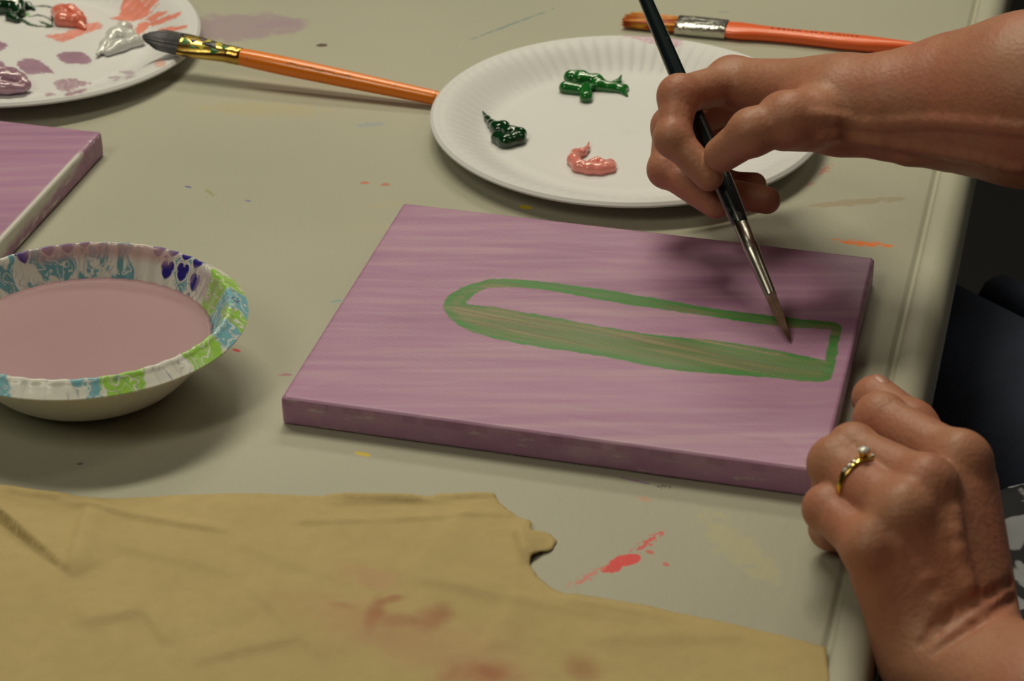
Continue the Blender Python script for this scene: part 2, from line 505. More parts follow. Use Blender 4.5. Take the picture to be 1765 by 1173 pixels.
col = col * (1 - k2) + tanc * k2
col = col * .90
al = a * (.86 + .14 * smooth_step(.2, .5, streak))
paint = np.zeros((len(x), 4)); paint = alpha_over(paint, col, al)
# worn lighter scuffs along the near top edge and bottom of the sides
side = (np.maximum(np.abs(x) - cw / 2, np.abs(y) - chh / 2) > -.0009) & (Vc[:, 2] > .0006)
scuff = smooth_step(.70, .78, fbm(x * 90 + 7, y * 90 + Vc[:, 2] * 500, 4)) * side * .55
paint = alpha_over(paint, (.58, .46, .50), scuff)
rough = smooth_step(.45, .6, fbm(x * 200, y * 200 + 9, 3)) * ((Vc[:, 2] > ct - .0042) & (Vc[:, 2] < ct - .0012) & side) * .35
paint = alpha_over(paint, (.27, .13, .22), rough)
Vw = ccen + Vc[:, :1] * CX + Vc[:, 1:2] * CY + Vc[:, 2:3] * [0, 0, 1]
cv = empty('stretched_canvas', ccen, 'lavender-painted stretched canvas with a green round-ended outline, in the middle of the table', 'canvas', None)
mk('painted_cloth', Vw, Fc, canvas_mat('lavender_canvas', 0.), cv, attrs={'paint': paint})
wood = simple('pine_stretcher_wood', (.5, .36, .2), .6, .15, 40)
b = MB()
for (cx_, cy_, sx_, sy_) in ((0, chh / 2 - .012, cw - .008, .018), (0, -chh / 2 + .012, cw - .008, .018), (-cw / 2 + .013, 0, .018, chh - .04), (cw / 2 - .013, 0, .018, chh - .04)):
    b.box(ccen + CX * cx_ + CY * cy_ + np.array([0, 0, .0065]), (sx_, sy_, .0118), (CX, CY, (0, 0, 1)))
b.build('stretcher_frame', wood, cv, smooth=False)

# second canvas, cut by the left border of the view
tr = at(176, 226, .0150); c2 = tr - CX * cw / 2 - CY * chh / 2; c2[2] = 0
V2, F2 = canvas_geom(cw, chh, .0150, .0008)
x, y = V2[:, 0], V2[:, 1]; z = V2[:, 2]
paint = np.zeros((len(x), 4))
onr = smooth_step(cw / 2 - .0035, cw / 2 - .001, x)
yy = (chh / 2 - y)          # distance from the far corner along the right side
up_ = smooth_step(.0148 - .0015 - .055 * np.clip(yy - .012, 0, .2) - .004 * smooth_step(.01, .03, yy), .0148 - .0005 - .03 * np.clip(yy - .012, 0, .2), z + (fbm(yy * 120, z * 300 + 2, 3) - .5) * .006)
m1 = onr * up_ * smooth_step(.022, .030, yy + (fbm(y * 200, z * 200, 2) - .5) * .01)
m1 = np.maximum(m1, onr * smooth_step(.60, .70, fbm(yy * 60 + 3, z * 260, 3)) * smooth_step(.03, .07, yy))
paint = alpha_over(paint, (.74, .74, .68), m1 * .92)
m2 = smooth_step(cw / 2 - .004, cw / 2 - .0015, x) * smooth_step(.62, .7, fbm(y * 700, x * 700, 2)) * (yy < .028) * (z > .0125)
paint = alpha_over(paint, (.78, .74, .74), m2 * .8)
Vw = c2 + V2[:, :1] * CX + V2[:, 1:2] * CY + V2[:, 2:3] * [0, 0, 1]
cv2 = empty('stretched_canvas', c2, 'plain lavender stretched canvas with bare white paint gaps along its side, behind the patterned bowl', 'canvas')
mk('painted_cloth', Vw, F2, canvas_mat('lavender_canvas_plain', 7.), cv2, attrs={'paint': paint})
b = MB()
for (cx_, cy_, sx_, sy_) in ((0, chh / 2 - .012, cw - .008, .018), (0, -chh / 2 + .012, cw - .008, .018), (-cw / 2 + .013, 0, .018, chh - .04), (cw / 2 - .013, 0, .018, chh - .04)):
    b.box(c2 + CX * cx_ + CY * cy_ + np.array([0, 0, .0065]), (sx_, sy_, .0118), (CX, CY, (0, 0, 1)))
b.build('stretcher_frame', wood, cv2, smooth=False)


# ------------------------------------------------------------------ paper plates
def plate_z(r, th, tilt=0, flutes=84):
    """height of the top face of the plate at radius r"""
    z = .0032 + .0012 * smooth_step(.070, .080, r) * 0
    rise = smooth_step(.078, .1105, r) * .0118
    fl_ = np.sin(th * flutes + .6 * np.sin(th * 5)) * .00024 * smooth_step(.080, .087, r) * smooth_step(.1125, .107, r)
    lip = .0006 * smooth_step(.1085, .1125, r) - .0016 * smooth_step(.1125, .1150, r)
    return z + rise + fl_ + lip + .0010 * smooth_step(.078, .074, r) * smooth_step(.066, .074, r) * .4


def make_plate(name, c, label, painter=None, warp=0.0, ph=0.0):
    nr, nt = 150, 900
    r = np.concatenate([np.linspace(0.0005, .076, 60), np.linspace(.0765, .1148, 90)]); nr = len(r)
    th = np.linspace(0, 2 * math.pi, nt, endpoint=False)
    R, T = np.meshgrid(r, th, indexing='ij')
    Z = plate_z(R, T) + warp * .0022 * np.sin(2 * T + ph) * smooth_step(.05, .115, R) + .0003 * (fbm(R * 60 + 9, T * 3, 2) - .5)
    X, Y = R * np.cos(T), R * np.sin(T)
    top = np.stack([X.ravel(), Y.ravel(), Z.ravel()], 1)
    bot = top.copy(); bot[:, 2] -= .0011
    idx = np.arange(nr * nt).reshape(nr, nt); j = np.roll(idx, -1, 1)
    ft = np.stack([idx[:-1], idx[1:], j[1:], j[:-1]], -1).reshape(-1, 4)
    fb = ft[:, ::-1] + len(top)
    rim = np.stack([idx[-1], idx[-1] + len(top), j[-1] + len(top), j[-1]], 1)
    # tilt so that the rim rests a little uneven is not needed: the foot is at z = .002
    Vp = np.concatenate([top, bot]); Vp[:, 2] -= .0017
    cen = np.array([[0, 0, top[0, 2] - .0017]]); nV = len(Vp)
    Vp = np.concatenate([Vp, cen, cen - [0, 0, .0011]])
    c1 = np.stack([np.full(nt, nV), idx[0], j[0]], 1); c2_ = np.stack([np.full(nt, nV + 1), j[0] + len(top), idx[0] + len(top)], 1)
    paint = np.zeros((len(Vp), 4))
    if painter is not None:
        xw, yw = Vp[:, 0] + c[0], Vp[:, 1] + c[1]; SURF[0] = Vp[:, 2]; paint = painter(xw, yw, Vp, paint)
    paint[len(top):len(top) * 2, 3] = 0
    e = mk('paper_plate', Vp + np.array([c[0], c[1], 0]), [ft, fb, rim, c1, c2_], plate_mat, origin=np.array([c[0], c[1], 0]), attrs={'paint': paint})
    return tag(e, label, 'plate')


t = NT('uncoated_white_paper', .55)
a_ = t.attr('paint')
pc = t.mix(t.noise(25, 3), (.72, .715, .74, 1), (.76, .755, .78, 1))
t.color(t.mix(a_.outputs['Alpha'], pc, a_.outputs['Color']))
t.set(t.b.inputs['Roughness'], t.math('SUBTRACT', .55, t.math('MULTIPLY', a_.outputs['Alpha'], .25)))
t.bump(t.noise(700, 3), .12, .0004)
plate_mat = t.m

PZ = .0155


def smear(paint, xw, yw, px, col, alpha, z=None, n=500, amp=.0012, soft=.0005, sm=3, dry=0.0):
    """brushed mark on the top face of a plate; outline taken from the photograph, marks keep their place on the plate"""
    P = np.array(px, float); P = smooth_poly(P, sm) if sm > 1 else P
    D = np.stack([xw, yw, SURF[0] - CH], 1); dep = D @ FW
    U = 882.5 + FPX * (D @ RT) / dep; Vv = 586.5 - FPX * (D @ UP) / dep
    lo = P.min(0) - 12; hi = P.max(0) + 12
    k = np.nonzero((U > lo[0]) & (U < hi[0]) & (Vv > lo[1]) & (Vv < hi[1]))[0]
    if len(k) == 0: return paint
    X, Y = xw[k], yw[k]
    d = polysd(U[k], Vv[k], P) / 2500. + (fbm(X * n, Y * n, 3) - .5) * amp * 2
    a = smooth_step(soft, -soft, d) * alpha
    if dry: a = a * (1 - dry * smooth_step(.5, .65, fbm(X * 900, Y * 250, 3)))
    v = (.85 + .3 * fbm(X * 160, Y * 160, 3))[:, None]
    sub = paint[k]; sub = alpha_over(sub, np.clip(np.asarray(col) * v, 0, 1), a); paint[k] = sub
    return paint


SURF = [None]
LAV = (.40, .235, .34); SAL = (.86, .27, .20); DKG = (.008, .045, .015)


def paint_center(xw, yw, Vp, p):
    return smear(p, xw, yw, [(1072, 60), (1110, 60), (1150, 62), (1178, 68), (1168, 80), (1150, 78), (1140, 80), (1120, 74), (1098, 68)], (.56, .36, .47), .95, z=.0155)


pcen = np.array([.0672, 1.2075, 0])
make_plate('plate', pcen, 'white fluted paper plate with three dollops of paint, behind the green-outlined canvas', paint_center)


def paint_left(xw, yw, Vp, p):
    z0 = .004
    # salmon brush fan
    p = smear(p, xw, yw, [(190, 31), (205, 27), (212, 0), (232, -12), (246, 8), (258, 16), (248, 32), (225, 37), (208, 36)], SAL, .95, z=.009)
    for q in ([(228, 14), (236, 2), (246, 0), (240, 12)], [(236, 12), (250, -4), (262, -6), (246, 16)], [(245, 18), (262, -4), (275, -2), (255, 20)], [(252, 28), (275, 6), (268, 10), (262, 22)],
              [(248, 34), (272, 20), (290, 20), (262, 38)], [(255, 40), (285, 28), (313, 20), (311, 26), (285, 38), (262, 46)], [(272, 50), (295, 46), (324, 44), (322, 48), (300, 54), (272, 56)]):
        p = smear(p, xw, yw, q, SAL, .95, z=.012, sm=1, amp=.0008)
    p = smear(p, xw, yw, [(232, 55), (240, 40), (252, 36), (258, 42), (246, 56), (236, 60)], SAL, .95, z=.012)
    p = smear(p, xw, yw, [(80, 61), (105, 58), (130, 48), (150, 41), (170, 38), (176, 48), (160, 54), (135, 62), (112, 72), (92, 68)], SAL, .92, z=z0, dry=.3)
    p = smear(p, xw, yw, [(268, 104), (282, 103), (284, 114), (268, 114)], (.86, .50, .42), .8, z=.014)
    # lavender dabs
    p = smear(p, xw, yw, [(98, 95), (112, 89), (135, 89), (150, 95), (157, 104), (150, 110), (118, 110), (104, 103)], LAV, .97, z=.008)
    p = smear(p, xw, yw, [(30, 110), (38, 103), (62, 102), (78, 112), (92, 125), (70, 125), (50, 129), (38, 122)], LAV, .97, z=.008)
    p = smear(p, xw, yw, [(-14, 76), (4, 72), (12, 78), (4, 86), (-14, 88)], LAV, .97, z=.008)
    p = smear(p, xw, yw, [(-10, 108), (4, 106), (8, 114), (0, 121), (-10, 120)], LAV, .97, z=.008)
    p = smear(p, xw, yw, [(93, 143), (108, 137), (128, 136), (140, 140), (158, 143), (142, 149), (125, 155), (104, 157)], (.46, .29, .38), .93, z=.012, dry=.3)
    p = smear(p, xw, yw, [(112, 162), (125, 158), (146, 153), (148, 156), (130, 163), (116, 166)], (.44, .27, .36), .9, z=.0155)
    p = smear(p, xw, yw, [(76, 163), (84, 159), (96, 162), (88, 165), (80, 166)], (.44, .27, .36), .8, z=.0155)
    for q in ([(184, 134), (205, 130), (212, 134), (200, 137)], [(205, 124), (225, 121), (232, 126), (222, 129)], [(215, 132), (230, 128), (232, 131), (218, 136)], [(190, 138), (205, 136), (200, 140)]):
        p = smear(p, xw, yw, q, (.42, .27, .38), .7, z=.014, sm=1, dry=.5)
    # dark green scribble lines
    for q in ([(30, 33), (50, 44), (70, 47), (90, 48), (89, 44), (70, 44), (52, 40), (36, 30)], [(50, 12), (72, 9), (90, 12), (92, 18), (90, 14), (70, 12)],
              [(48, 30), (66, 24), (86, 32), (90, 40), (84, 33), (66, 27)], [(60, 12), (44, 18), (34, 26), (50, 18)], [(88, 14), (93, 28), (90, 46), (88, 28)], [(70, 36), (90, 44), (90, 47), (68, 38)]):
        p = smear(p, xw, yw, q, (.012, .06, .02), .95, z=.006, sm=2, amp=.0006, soft=.0003)
    p = smear(p, xw, yw, [(33, 25), (48, 23), (52, 28), (38, 30)], (.10, .38, .06), .8, z=.006, dry=.5)
    return p


plc = np.array([-.3118, 1.3310, 0])
make_plate('plate', plc, 'white paper plate smeared with salmon, lavender and dark green paint, in the far left corner', paint_left, warp=1.0, ph=-math.pi / 2)


# ------------------------------------------------------------------ SDF tools (organic shapes)
class Field:
    def __init__(s, lo, hi, h):
        s.lo = np.array(lo, float); s.h = h; s.n = np.ceil((np.array(hi) - s.lo) / h).astype(int) + 1
        s.D = np.full(s.n, 1.0, dtype=np.float32)
        s.ax = [s.lo[i] + h * np.arange(s.n[i]) for i in range(3)]
    def sub(s, lo, hi):
        i0 = np.clip(np.floor((np.array(lo) - s.lo) / s.h).astype(int), 0, s.n - 1)
        i1 = np.clip(np.ceil((np.array(hi) - s.lo) / s.h).astype(int) + 1, 1, s.n)
        return i0, i1
    def coords(s, i0, i1):
        return (s.ax[0][i0[0]:i1[0], None, None], s.ax[1][None, i0[1]:i1[1], None], s.ax[2][None, None, i0[2]:i1[2]])
    def apply(s, lo, hi, fn, k, target=None):
        T = s.D if target is None else target
        m = 2 * k + 4 * s.h
        i0, i1 = s.sub(np.array(lo) - m, np.array(hi) + m)
        if np.any(i1 <= i0): return
        d = fn(*s.coords(i0, i1)).astype(np.float32)
        sl = tuple(slice(a, b) for a, b in zip(i0, i1)); T[sl] = smin(T[sl], d, k)
    def cone(s, a, b, ra, rb, k=.004, target=None, sub=False):
        a = np.asarray(a, float); b = np.asarray(b, float); ab = b - a; L2 = ab @ ab + 1e-12
        def f(X, Y, Z):
            t = np.clip(((X - a[0]) * ab[0] + (Y - a[1]) * ab[1] + (Z - a[2]) * ab[2]) / L2, 0, 1)
            return np.sqrt((X - a[0] - t * ab[0]) ** 2 + (Y - a[1] - t * ab[1]) ** 2 + (Z - a[2] - t * ab[2]) ** 2) - (ra + (rb - ra) * t)
        r = max(ra, rb)
        if sub:
            m = k + 3 * s.h
            i0, i1 = s.sub(np.minimum(a, b) - r - m, np.maximum(a, b) + r + m); T = s.D if target is None else target
            if np.any(i1 <= i0): return
            sl = tuple(slice(p, q) for p, q in zip(i0, i1)); T[sl] = -smin(-T[sl], f(*s.coords(i0, i1)).astype(np.float32), k); return
        s.apply(np.minimum(a, b) - r, np.maximum(a, b) + r, f, k, target)
    def chain(s, pts, rs, k=.004, target=None):
        for i in range(len(pts) - 1): s.cone(pts[i], pts[i + 1], rs[i], rs[i + 1], k, target)
    def ell(s, c, r, k=.01, rot=None, target=None):
        c = np.asarray(c, float); r = np.asarray(r, float); R = np.eye(3) if rot is None else np.asarray(rot)
        def f(X, Y, Z):
            x, y, z = X - c[0], Y - c[1], Z - c[2]
            q = [(R[i][0] * x + R[i][1] * y + R[i][2] * z) for i in range(3)]
            k0 = np.sqrt(sum((q[i] / r[i]) ** 2 for i in range(3))); k1 = np.sqrt(sum((q[i] / r[i] ** 2) ** 2 for i in range(3))) + 1e-9
            return k0 * (k0 - 1) / k1
        s.apply(c - r.max(), c + r.max(), f, k, target)
    def mesh(s, target=None):
        return surface_nets(s.D if target is None else target, s.lo, s.h)


def smin(a, b, k):
    if k <= 0: return np.minimum(a, b)
    h = np.clip(.5 + .5 * (b - a) / k, 0, 1)
    return b * (1 - h) + a * h - k * h * (1 - h)


def surface_nets(D, lo, h):
    S = D < 0; nx, ny, nz = D.shape
    cnt = np.zeros((nx - 1, ny - 1, nz - 1), np.int8)
    offs = [(i, j, k) for i in (0, 1) for j in (0, 1) for k in (0, 1)]
    for (i, j, k) in offs: cnt += S[i:nx - 1 + i, j:ny - 1 + j, k:nz - 1 + k]
    I, J, K = np.nonzero((cnt > 0) & (cnt < 8)); N = len(I)
    vals = {o: D[I + o[0], J + o[1], K + o[2]].astype(float) for o in offs}
    P = np.zeros((N, 3)); C = np.zeros(N)
    for o in offs:
        for axx in range(3):
            if o[axx]: continue
            q = list(o); q[axx] = 1; q = tuple(q); v0, v1 = vals[o], vals[q]
            mk_ = (v0 < 0) != (v1 < 0); tt = np.where(mk_, v0 / np.where(mk_, v0 - v1, 1), 0)
            for d in range(3): P[:, d] += mk_ * (o[d] + (tt if d == axx else 0))
            C += mk_
    P /= C[:, None]
    V = lo + h * (np.stack([I, J, K], 1) + P)
    idm = -np.ones((nx - 1, ny - 1, nz - 1), np.int64); idm[I, J, K] = np.arange(N)
    FF = []
    for axx in range(3):
        u, v = (axx + 1) % 3, (axx + 2) % 3
        sl0 = [slice(1, -1)] * 3; sl0[axx] = slice(0, -1); sl1 = list(sl0); sl1[axx] = slice(1, None)
        a = S[tuple(sl0)]; b = S[tuple(sl1)]
        E = np.argwhere(a != b); 
        if not len(E): continue
        flip = a[tuple(E.T)]
        E = E + np.array([0 if d == axx else 1 for d in range(3)])
        def cell(du, dv):
            q = E.copy(); q[:, u] += du; q[:, v] += dv; return idm[q[:, 0], q[:, 1], q[:, 2]]
        Q = np.stack([cell(-1, -1), cell(0, -1), cell(0, 0), cell(-1, 0)], 1)
        Q[~flip] = Q[~flip][:, ::-1]; FF.append(Q)
    Fq = np.concatenate(FF); Fq = Fq[(Fq >= 0).all(1)]
    return V, Fq


# ------------------------------------------------------------------ paint dollops
def wet(name, col, rough=.12, var=.3):
    t = NT(name, rough); t.b.inputs['Specular IOR Level'].default_value = .6; t.b.inputs['Coat Weight'].default_value = .4; t.b.inputs['Coat Roughness'].default_value = .08
    t.color(t.mix(t.noise(160, 3), c4([c * (1 - var) for c in col]), c4([min(1, c * (1 + var)) for c in col])))
    t.bump(t.noise(240, 2, dist=.6), .22, .0012)
    return t.m


def dollop(label, mat, chains, z0=.0016, h=.00045, k=.0016, name='paint_dollop', zlift=0.0):
    """chains: lists of (px, py, radius_mm, lift_mm) resting on the flat of a plate"""
    pts = [(at(a, b, z0 + .002), r, l) for ch in chains for a, b, r, l in ch]
    P = np.array([p for p, _, _ in pts]); R = max(r for _, r, _ in pts) / 1000 + .004
    f = Field((P[:, 0].min() - R, P[:, 1].min() - R, z0 - .0005), (P[:, 0].max() + R, P[:, 1].max() + R, z0 + .014), h)
    for ch in chains:
        q = []
        for a, b, r, l in ch:
            p = at(a, b, z0 + .002); p[2] = z0 + r / 1000 * .55 + l / 1000 + zlift; q.append((p, r / 1000))
        if len(q) == 1: q = q * 2
        for (a, ra), (b, rb) in zip(q[:-1], q[1:]): f.cone(a, b, ra, rb, k)
    cut = z0 - f.ax[2]; f.D = np.maximum(f.D, cut[None, None, :].astype(np.float32))
    V, Fq = f.mesh()
    o = mk(name, V, Fq, mat); return tag(o, label, 'paint')


m_green = wet('bright_green_acrylic', (.012, .15, .022)); m_dkgreen = wet('dark_green_acrylic', (.006, .04, .013), .1); m_pink = wet('salmon_pink_acrylic', (.82, .27, .23), .15, .1)
dollop('bright green blob of wet paint at the back of the centre plate', m_green, [
    [(975, 152, 4.2, 0), (998, 155, 3.6, 0)], [(984, 136, 4.6, .6), (1004, 137, 4.4, 1.2)], [(1000, 140, 4.3, 1), (1028, 142, 4.2, .8), (1045, 148, 3, 0)],
    [(1011, 152, 3.6, .4), (1010, 168, 4.0, 0)], [(1030, 148, 4, 0), (1052, 150, 3.2, 0), (1072, 153, 2.6, 0), (1081, 161, .8, 0)],
    [(1052, 146, 2.6, 0), (1066, 141, 1.8, 1), (1071, 134, .5, 3.5)], [(1060, 150, 3, 0), (1078, 150, 2, .4), (1082, 149, .7, .6)]])
dollop('dark green swirl of wet paint at the left of the centre plate', m_dkgreen, [
    [(858, 238, 4.2, 0), (872, 246, 4.6, 0), (893, 240, 4.4, 0), (897, 234, 4, .8)], [(855, 220, 3.6, .5), (868, 222, 3.8, 1), (878, 232, 3.6, 1.2)],
    [(884, 230, 3.2, 2), (895, 233, 3.2, 1.6)], [(858, 224, 3.4, .4), (848, 214, 2.5, .8), (840, 205, 1.7, 1.4), (832, 194, .5, 2.5)]])
dollop('salmon pink crescent of wet paint at the front of the centre plate', m_pink, [
    [(992, 266, 3.4, 0), (989, 276, 3.8, 0), (998, 287, 4, 0), (1015, 291, 3.8, 0), (1034, 292, 3.6, 0), (1052, 289, 3.4, 0)],
    [(994, 265, 3, .2), (1004, 262, 2.4, .6), (1012, 255, 1.3, 1.2), (1015, 246, .5, 2)], [(1020, 284, 3, 1), (1030, 281, 2.6, 1.6), (1040, 284, 2.4, 1), (1052, 281, 2.6, .6)], [(1045, 288, 3, .8), (1056, 284, 2.4, .4)]])
# on the left plate
dollop('black-green pool of wet paint at the left border of the far left plate', m_dkgreen, [
    [(-20, 10, 6, 0), (5, 14, 6.5, 0), (28, 14, 6, 0), (34, 22, 4, 0)], [(18, 28, 3.6, 0), (30, 33, 2.4, 0)], [(35, 10, 3.6, 0), (48, 8, 2.4, 0), (58, 13, 1.2, 0)], [(0, 0, 6, 0), (24, 2, 4, 0)]])
dollop('thick salmon dollop of wet paint on the far left plate', wet('salmon_acrylic', (.80, .20, .14), .2, .1), [
    [(100, 22, 4.6, 0), (108, 36, 5.2, 0), (128, 38, 5, 0), (140, 34, 3.6, 0)], [(104, 17, 4, 0), (122, 22, 4.6, .6), (136, 28, 3.6, .4)], [(140, 42, 2.6, 0), (146, 46, 1.2, 0)]])
dollop('glossy lavender dollop of wet paint near the front rim of the far left plate', wet('lavender_acrylic', (.36, .20, .28), .15, .12), [
    [(-20, 150, 6, 0), (8, 150, 6.2, 0), (30, 150, 5.4, 0), (46, 155, 3.4, 0)], [(0, 140, 5.5, .3), (22, 140, 4.6, 0), (38, 146, 4, 0)], [(-10, 160, 4.5, 0), (14, 161, 3.6, 0), (40, 160, 2.4, 0)]], zlift=.0035)
clear = wet('clear_white_gel', (.66, .66, .65), .12, .02)
dollop('clear white gel smear of paint under the brush tip on the far left plate', clear, [
    [(168, 94, 1.2, .2), (182, 78, 3.4, -1.2), (198, 62, 5.2, -2.1), (214, 48, 4.2, -1.6), (222, 46, 2.4, -.6)], [(186, 90, 2.4, -.8), (206, 80, 4.6, -2.0), (232, 72, 3.8, -1.5), (246, 70, 2, -.5)], [(206, 62, 5.6, -2.5), (222, 64, 5.2, -2.4), (232, 70, 4, -1.8)], [(196, 60, 1.4, .7), (208, 48, 1.2, .9), (216, 46, .8, .8)]], zlift=.0013, k=.003)


# ------------------------------------------------------------------ patterned paper bowl
BC = np.array([-.2045, .9335, 0]); BRX, BRY = .0788, .0725; BH = .0405


def bowl_prof():
    """(radius fraction, z) inner wall from centre to rim"""
    P = [(0, .0012), (.25, .0012), (.42, .0014), (.50, .0026), (.575, .0060), (.64, .0110), (.71, .0175), (.765, .0240), (.81, .0305), (.845, .0360), (.868, .0396), (.888, .0415), (.908, .0412), (.93, .0396), (.955, .0382), (.98, .0368), (1.0, .0358)]
    return smooth_poly(np.array([(a, b, 0) for a, b in P]), 12, closed=False)[:, :2]


bp = bowl_prof(); nt = 1200; th = np.linspace(0, 2 * math.pi, nt, endpoint=False)
Rr, T = np.meshgrid(bp[:, 0], th, indexing='ij'); Zr = np.repeat(bp[:, 1:2], nt, 1)
flute = np.sin(T * 46) * smooth_step(.60, .75, Rr) * smooth_step(.99, .90, Rr) * .0040
Rf = Rr + flute
inn = np.stack([(Rf * BRX * np.cos(T)).ravel(), (Rf * BRY * np.sin(T)).ravel(), Zr.ravel()], 1)
outr = inn.copy(); sc = (Rr.ravel() + .011) / np.maximum(Rr.ravel(), 1e-4); sc = np.where(Rr.ravel() > .55, sc, 1)
rv_ = Rr.ravel(); sc = np.where(rv_ > .86, 1 + .011 * (1 - smooth_step(.86, .93, rv_)) / rv_, sc); sc = np.where(rv_ > .93, 1 - .004 * smooth_step(.93, .95, rv_), sc)
outr[:, 0] *= sc; outr[:, 1] *= sc; outr[:, 2] -= .0010
nrr = len(bp); idx = np.arange(nrr * nt).reshape(nrr, nt); j = np.roll(idx, -1, 1)
ft = np.stack([idx[:-1], idx[1:], j[1:], j[:-1]], -1).reshape(-1, 4); fb = ft[:, ::-1] + len(inn)
rim = np.stack([idx[-1], idx[-1] + len(inn), j[-1] + len(inn), j[-1]], 1)
# printed pattern
deg = np.degrees(T.ravel()); deg = np.where(deg > 240, deg - 360, deg); rr = np.interp(Rr.ravel(), [0, .62, .888, 1.0], [0, .60, .94, 1.0]); zz = Zr.ravel()
wob = (fbm(deg / 7 + 40, rr * 18, 3) - .5)
dd = deg + wob * 14
NAVY = (.035, .025, .30); CYAN = (.20, .50, .62); TEAL = (.15, .40, .50); LIME = (.33, .66, .07); WHT = (.82, .81, .77); PNK = (.66, .38, .42)
paint = np.zeros((len(rr), 4)); paint[:, :3] = WHT; paint[:, 3] = 1
sect = [(-170, -128, TEAL), (-128, -108, CYAN), (-84, -76, CYAN), (-77, -60, LIME), (-43, -22, LIME), (-22, -12, CYAN), (-12, 2, LIME), (2, 17, CYAN), (17, 33, LIME), (46, 53, TEAL), (75, 86, TEAL), (88, 94, TEAL), (96, 140, TEAL), (140, 175, LIME)]
for a0, a1, c_ in sect:
    mm = smooth_step(a0 - .5, a0 + .5, dd) * smooth_step(a1 + .5, a1 - .5, dd)
    line = np.abs(np.sin((deg * .32 + rr * 22 + wob * 9))) ; vein = smooth_step(.10, .22, line)
    line2 = np.abs(np.sin((deg * .18 - rr * 30 + wob * 12))); vein = vein * smooth_step(.06, .16, line2)
    mm = mm * (vein if c_ != TEAL else vein * (smooth_step(.35, .45, fbm(deg / 4, rr * 14, 2))))
    paint = alpha_over(paint, c_, mm * .95)
# thin outlines / grey-blue hatching
hat = smooth_step(.20, .06, np.abs(np.sin(deg * .9 + rr * 40 + wob * 10))) * smooth_step(.55, .62, fbm(deg / 9 + 3, rr * 9, 2))
paint = alpha_over(paint, (.22, .26, .42), hat * .7)
# navy hearts with white outline
for hd, hr, hs_ in ((59, .855, .80), (50.5, .865, .80), (65, .925, .75), (58, .94, .75), (51, .945, .8), (44, .935, .85), (104, .925, .8), (112, .93, .9), (97, .94, .7), (41.5, .85, .8), (123, .92, .8), (137, .93, .8)):
    for gr, cc in ((1.28, WHT), (1.0, NAVY)):
        u = (deg - hd) * .0168 / (.060 * hs_ * gr); v = (rr - hr) / (.040 * hs_ * gr)
        hf = (u * u + v * v - 1) ** 3 - u * u * v ** 3
        paint = alpha_over(paint, cc, smooth_step(.02, -.05, hf) * ((np.abs(u) < 2) & (np.abs(v) < 2)))
# navy squiggles near 44..55 deg and by the right rim
sq = smooth_step(.25, .1, np.abs(np.sin(deg * .55 - rr * 60 + wob * 16)))
for a0, a1, r0 in ((36, 47, .74), (6, 12, .93), (50, 66, .88), (98, 122, .93)):
    paint = alpha_over(paint, (.05, .04, .28), sq * smooth_step(a0, a0 + 1.5, deg) * smooth_step(a1, a1 - 1.5, deg) * (rr > r0) * .85)
# watery lavender paint tide marks under the rim
tide = smooth_step(.86, .90, rr) * smooth_step(.955, .925, rr) * smooth_step(52, 64, dd) * smooth_step(128, 112, dd)
paint = alpha_over(paint, PNK, tide * .72)
tide = smooth_step(.80, .84, rr) * smooth_step(.93, .90, rr) * smooth_step(14, 24, dd) * smooth_step(48, 38, dd) * smooth_step(.4, .55, fbm(deg / 2, rr * 8, 2))
paint = alpha_over(paint, (.55, .40, .50), tide * .6)
grid = smooth_step(.22, .05, np.abs(np.sin(np.radians(deg) * 23))) * smooth_step(.7, .8, rr) * .3
paint = alpha_over(paint, (.60, .50, .52), grid)
paint[rr < .6] = WHT + (1,)
t = NT('glossy_printed_paper', .25); t.b.inputs['Specular IOR Level'].default_value = .5
a_ = t.attr('paint'); t.color(a_.outputs['Color']); t.bump(t.noise(300, 2), .1, .0005)
bowl_in = t.m
bowl_out = simple('uncoated_bowl_paper', (.80, .78, .70), .6, .04, 40, .1, 600)
pz = np.concatenate([paint, np.tile(np.array(WHT + (1,)), (len(outr), 1))])
bowl = empty('paper_bowl', BC, 'paper bowl printed with lime, turquoise and navy flowers, at the left of the table', 'bowl')
Vb = np.concatenate([inn, outr]) + BC; Vb[:, 2] += .0008
# the printed lining wraps over the rim, the outside stays plain
nfi = len(ft); mid = np.concatenate([np.zeros(nfi), np.ones(len(fb)), np.zeros(len(rim))])
mk('bowl_body', Vb, [ft, fb, rim], [bowl_in, bowl_out], bowl, attrs={'paint': pz}, midx=mid)
# liquid
PL = .0262; fr = np.interp(PL, bp[:, 1] + .0008, bp[:, 0]) - .002
rs = np.linspace(0.001, 1, 26); ang = np.linspace(0, 2 * math.pi, 180, endpoint=False)
V = [(0, 0, PL)]; F = []
for q in rs:
    for a in ang:
        fl2 = fr + math.sin(a * 46) * .0040 * float(smooth_step(.60, .75, np.array(fr)))
        z = PL + .0007 * max(0, (q - .93) / .07) ** 2
        V.append((q * fl2 * BRX * math.cos(a), q * fl2 * BRY * math.sin(a), z))
n = len(ang)
for k in range(n): F.append((0, 1 + k, 1 + (k + 1) % n))
for i in range(len(rs) - 1):
    for k in range(n): F.append((1 + i * n + k, 1 + (i + 1) * n + k, 1 + (i + 1) * n + (k + 1) % n, 1 + i * n + (k + 1) % n))
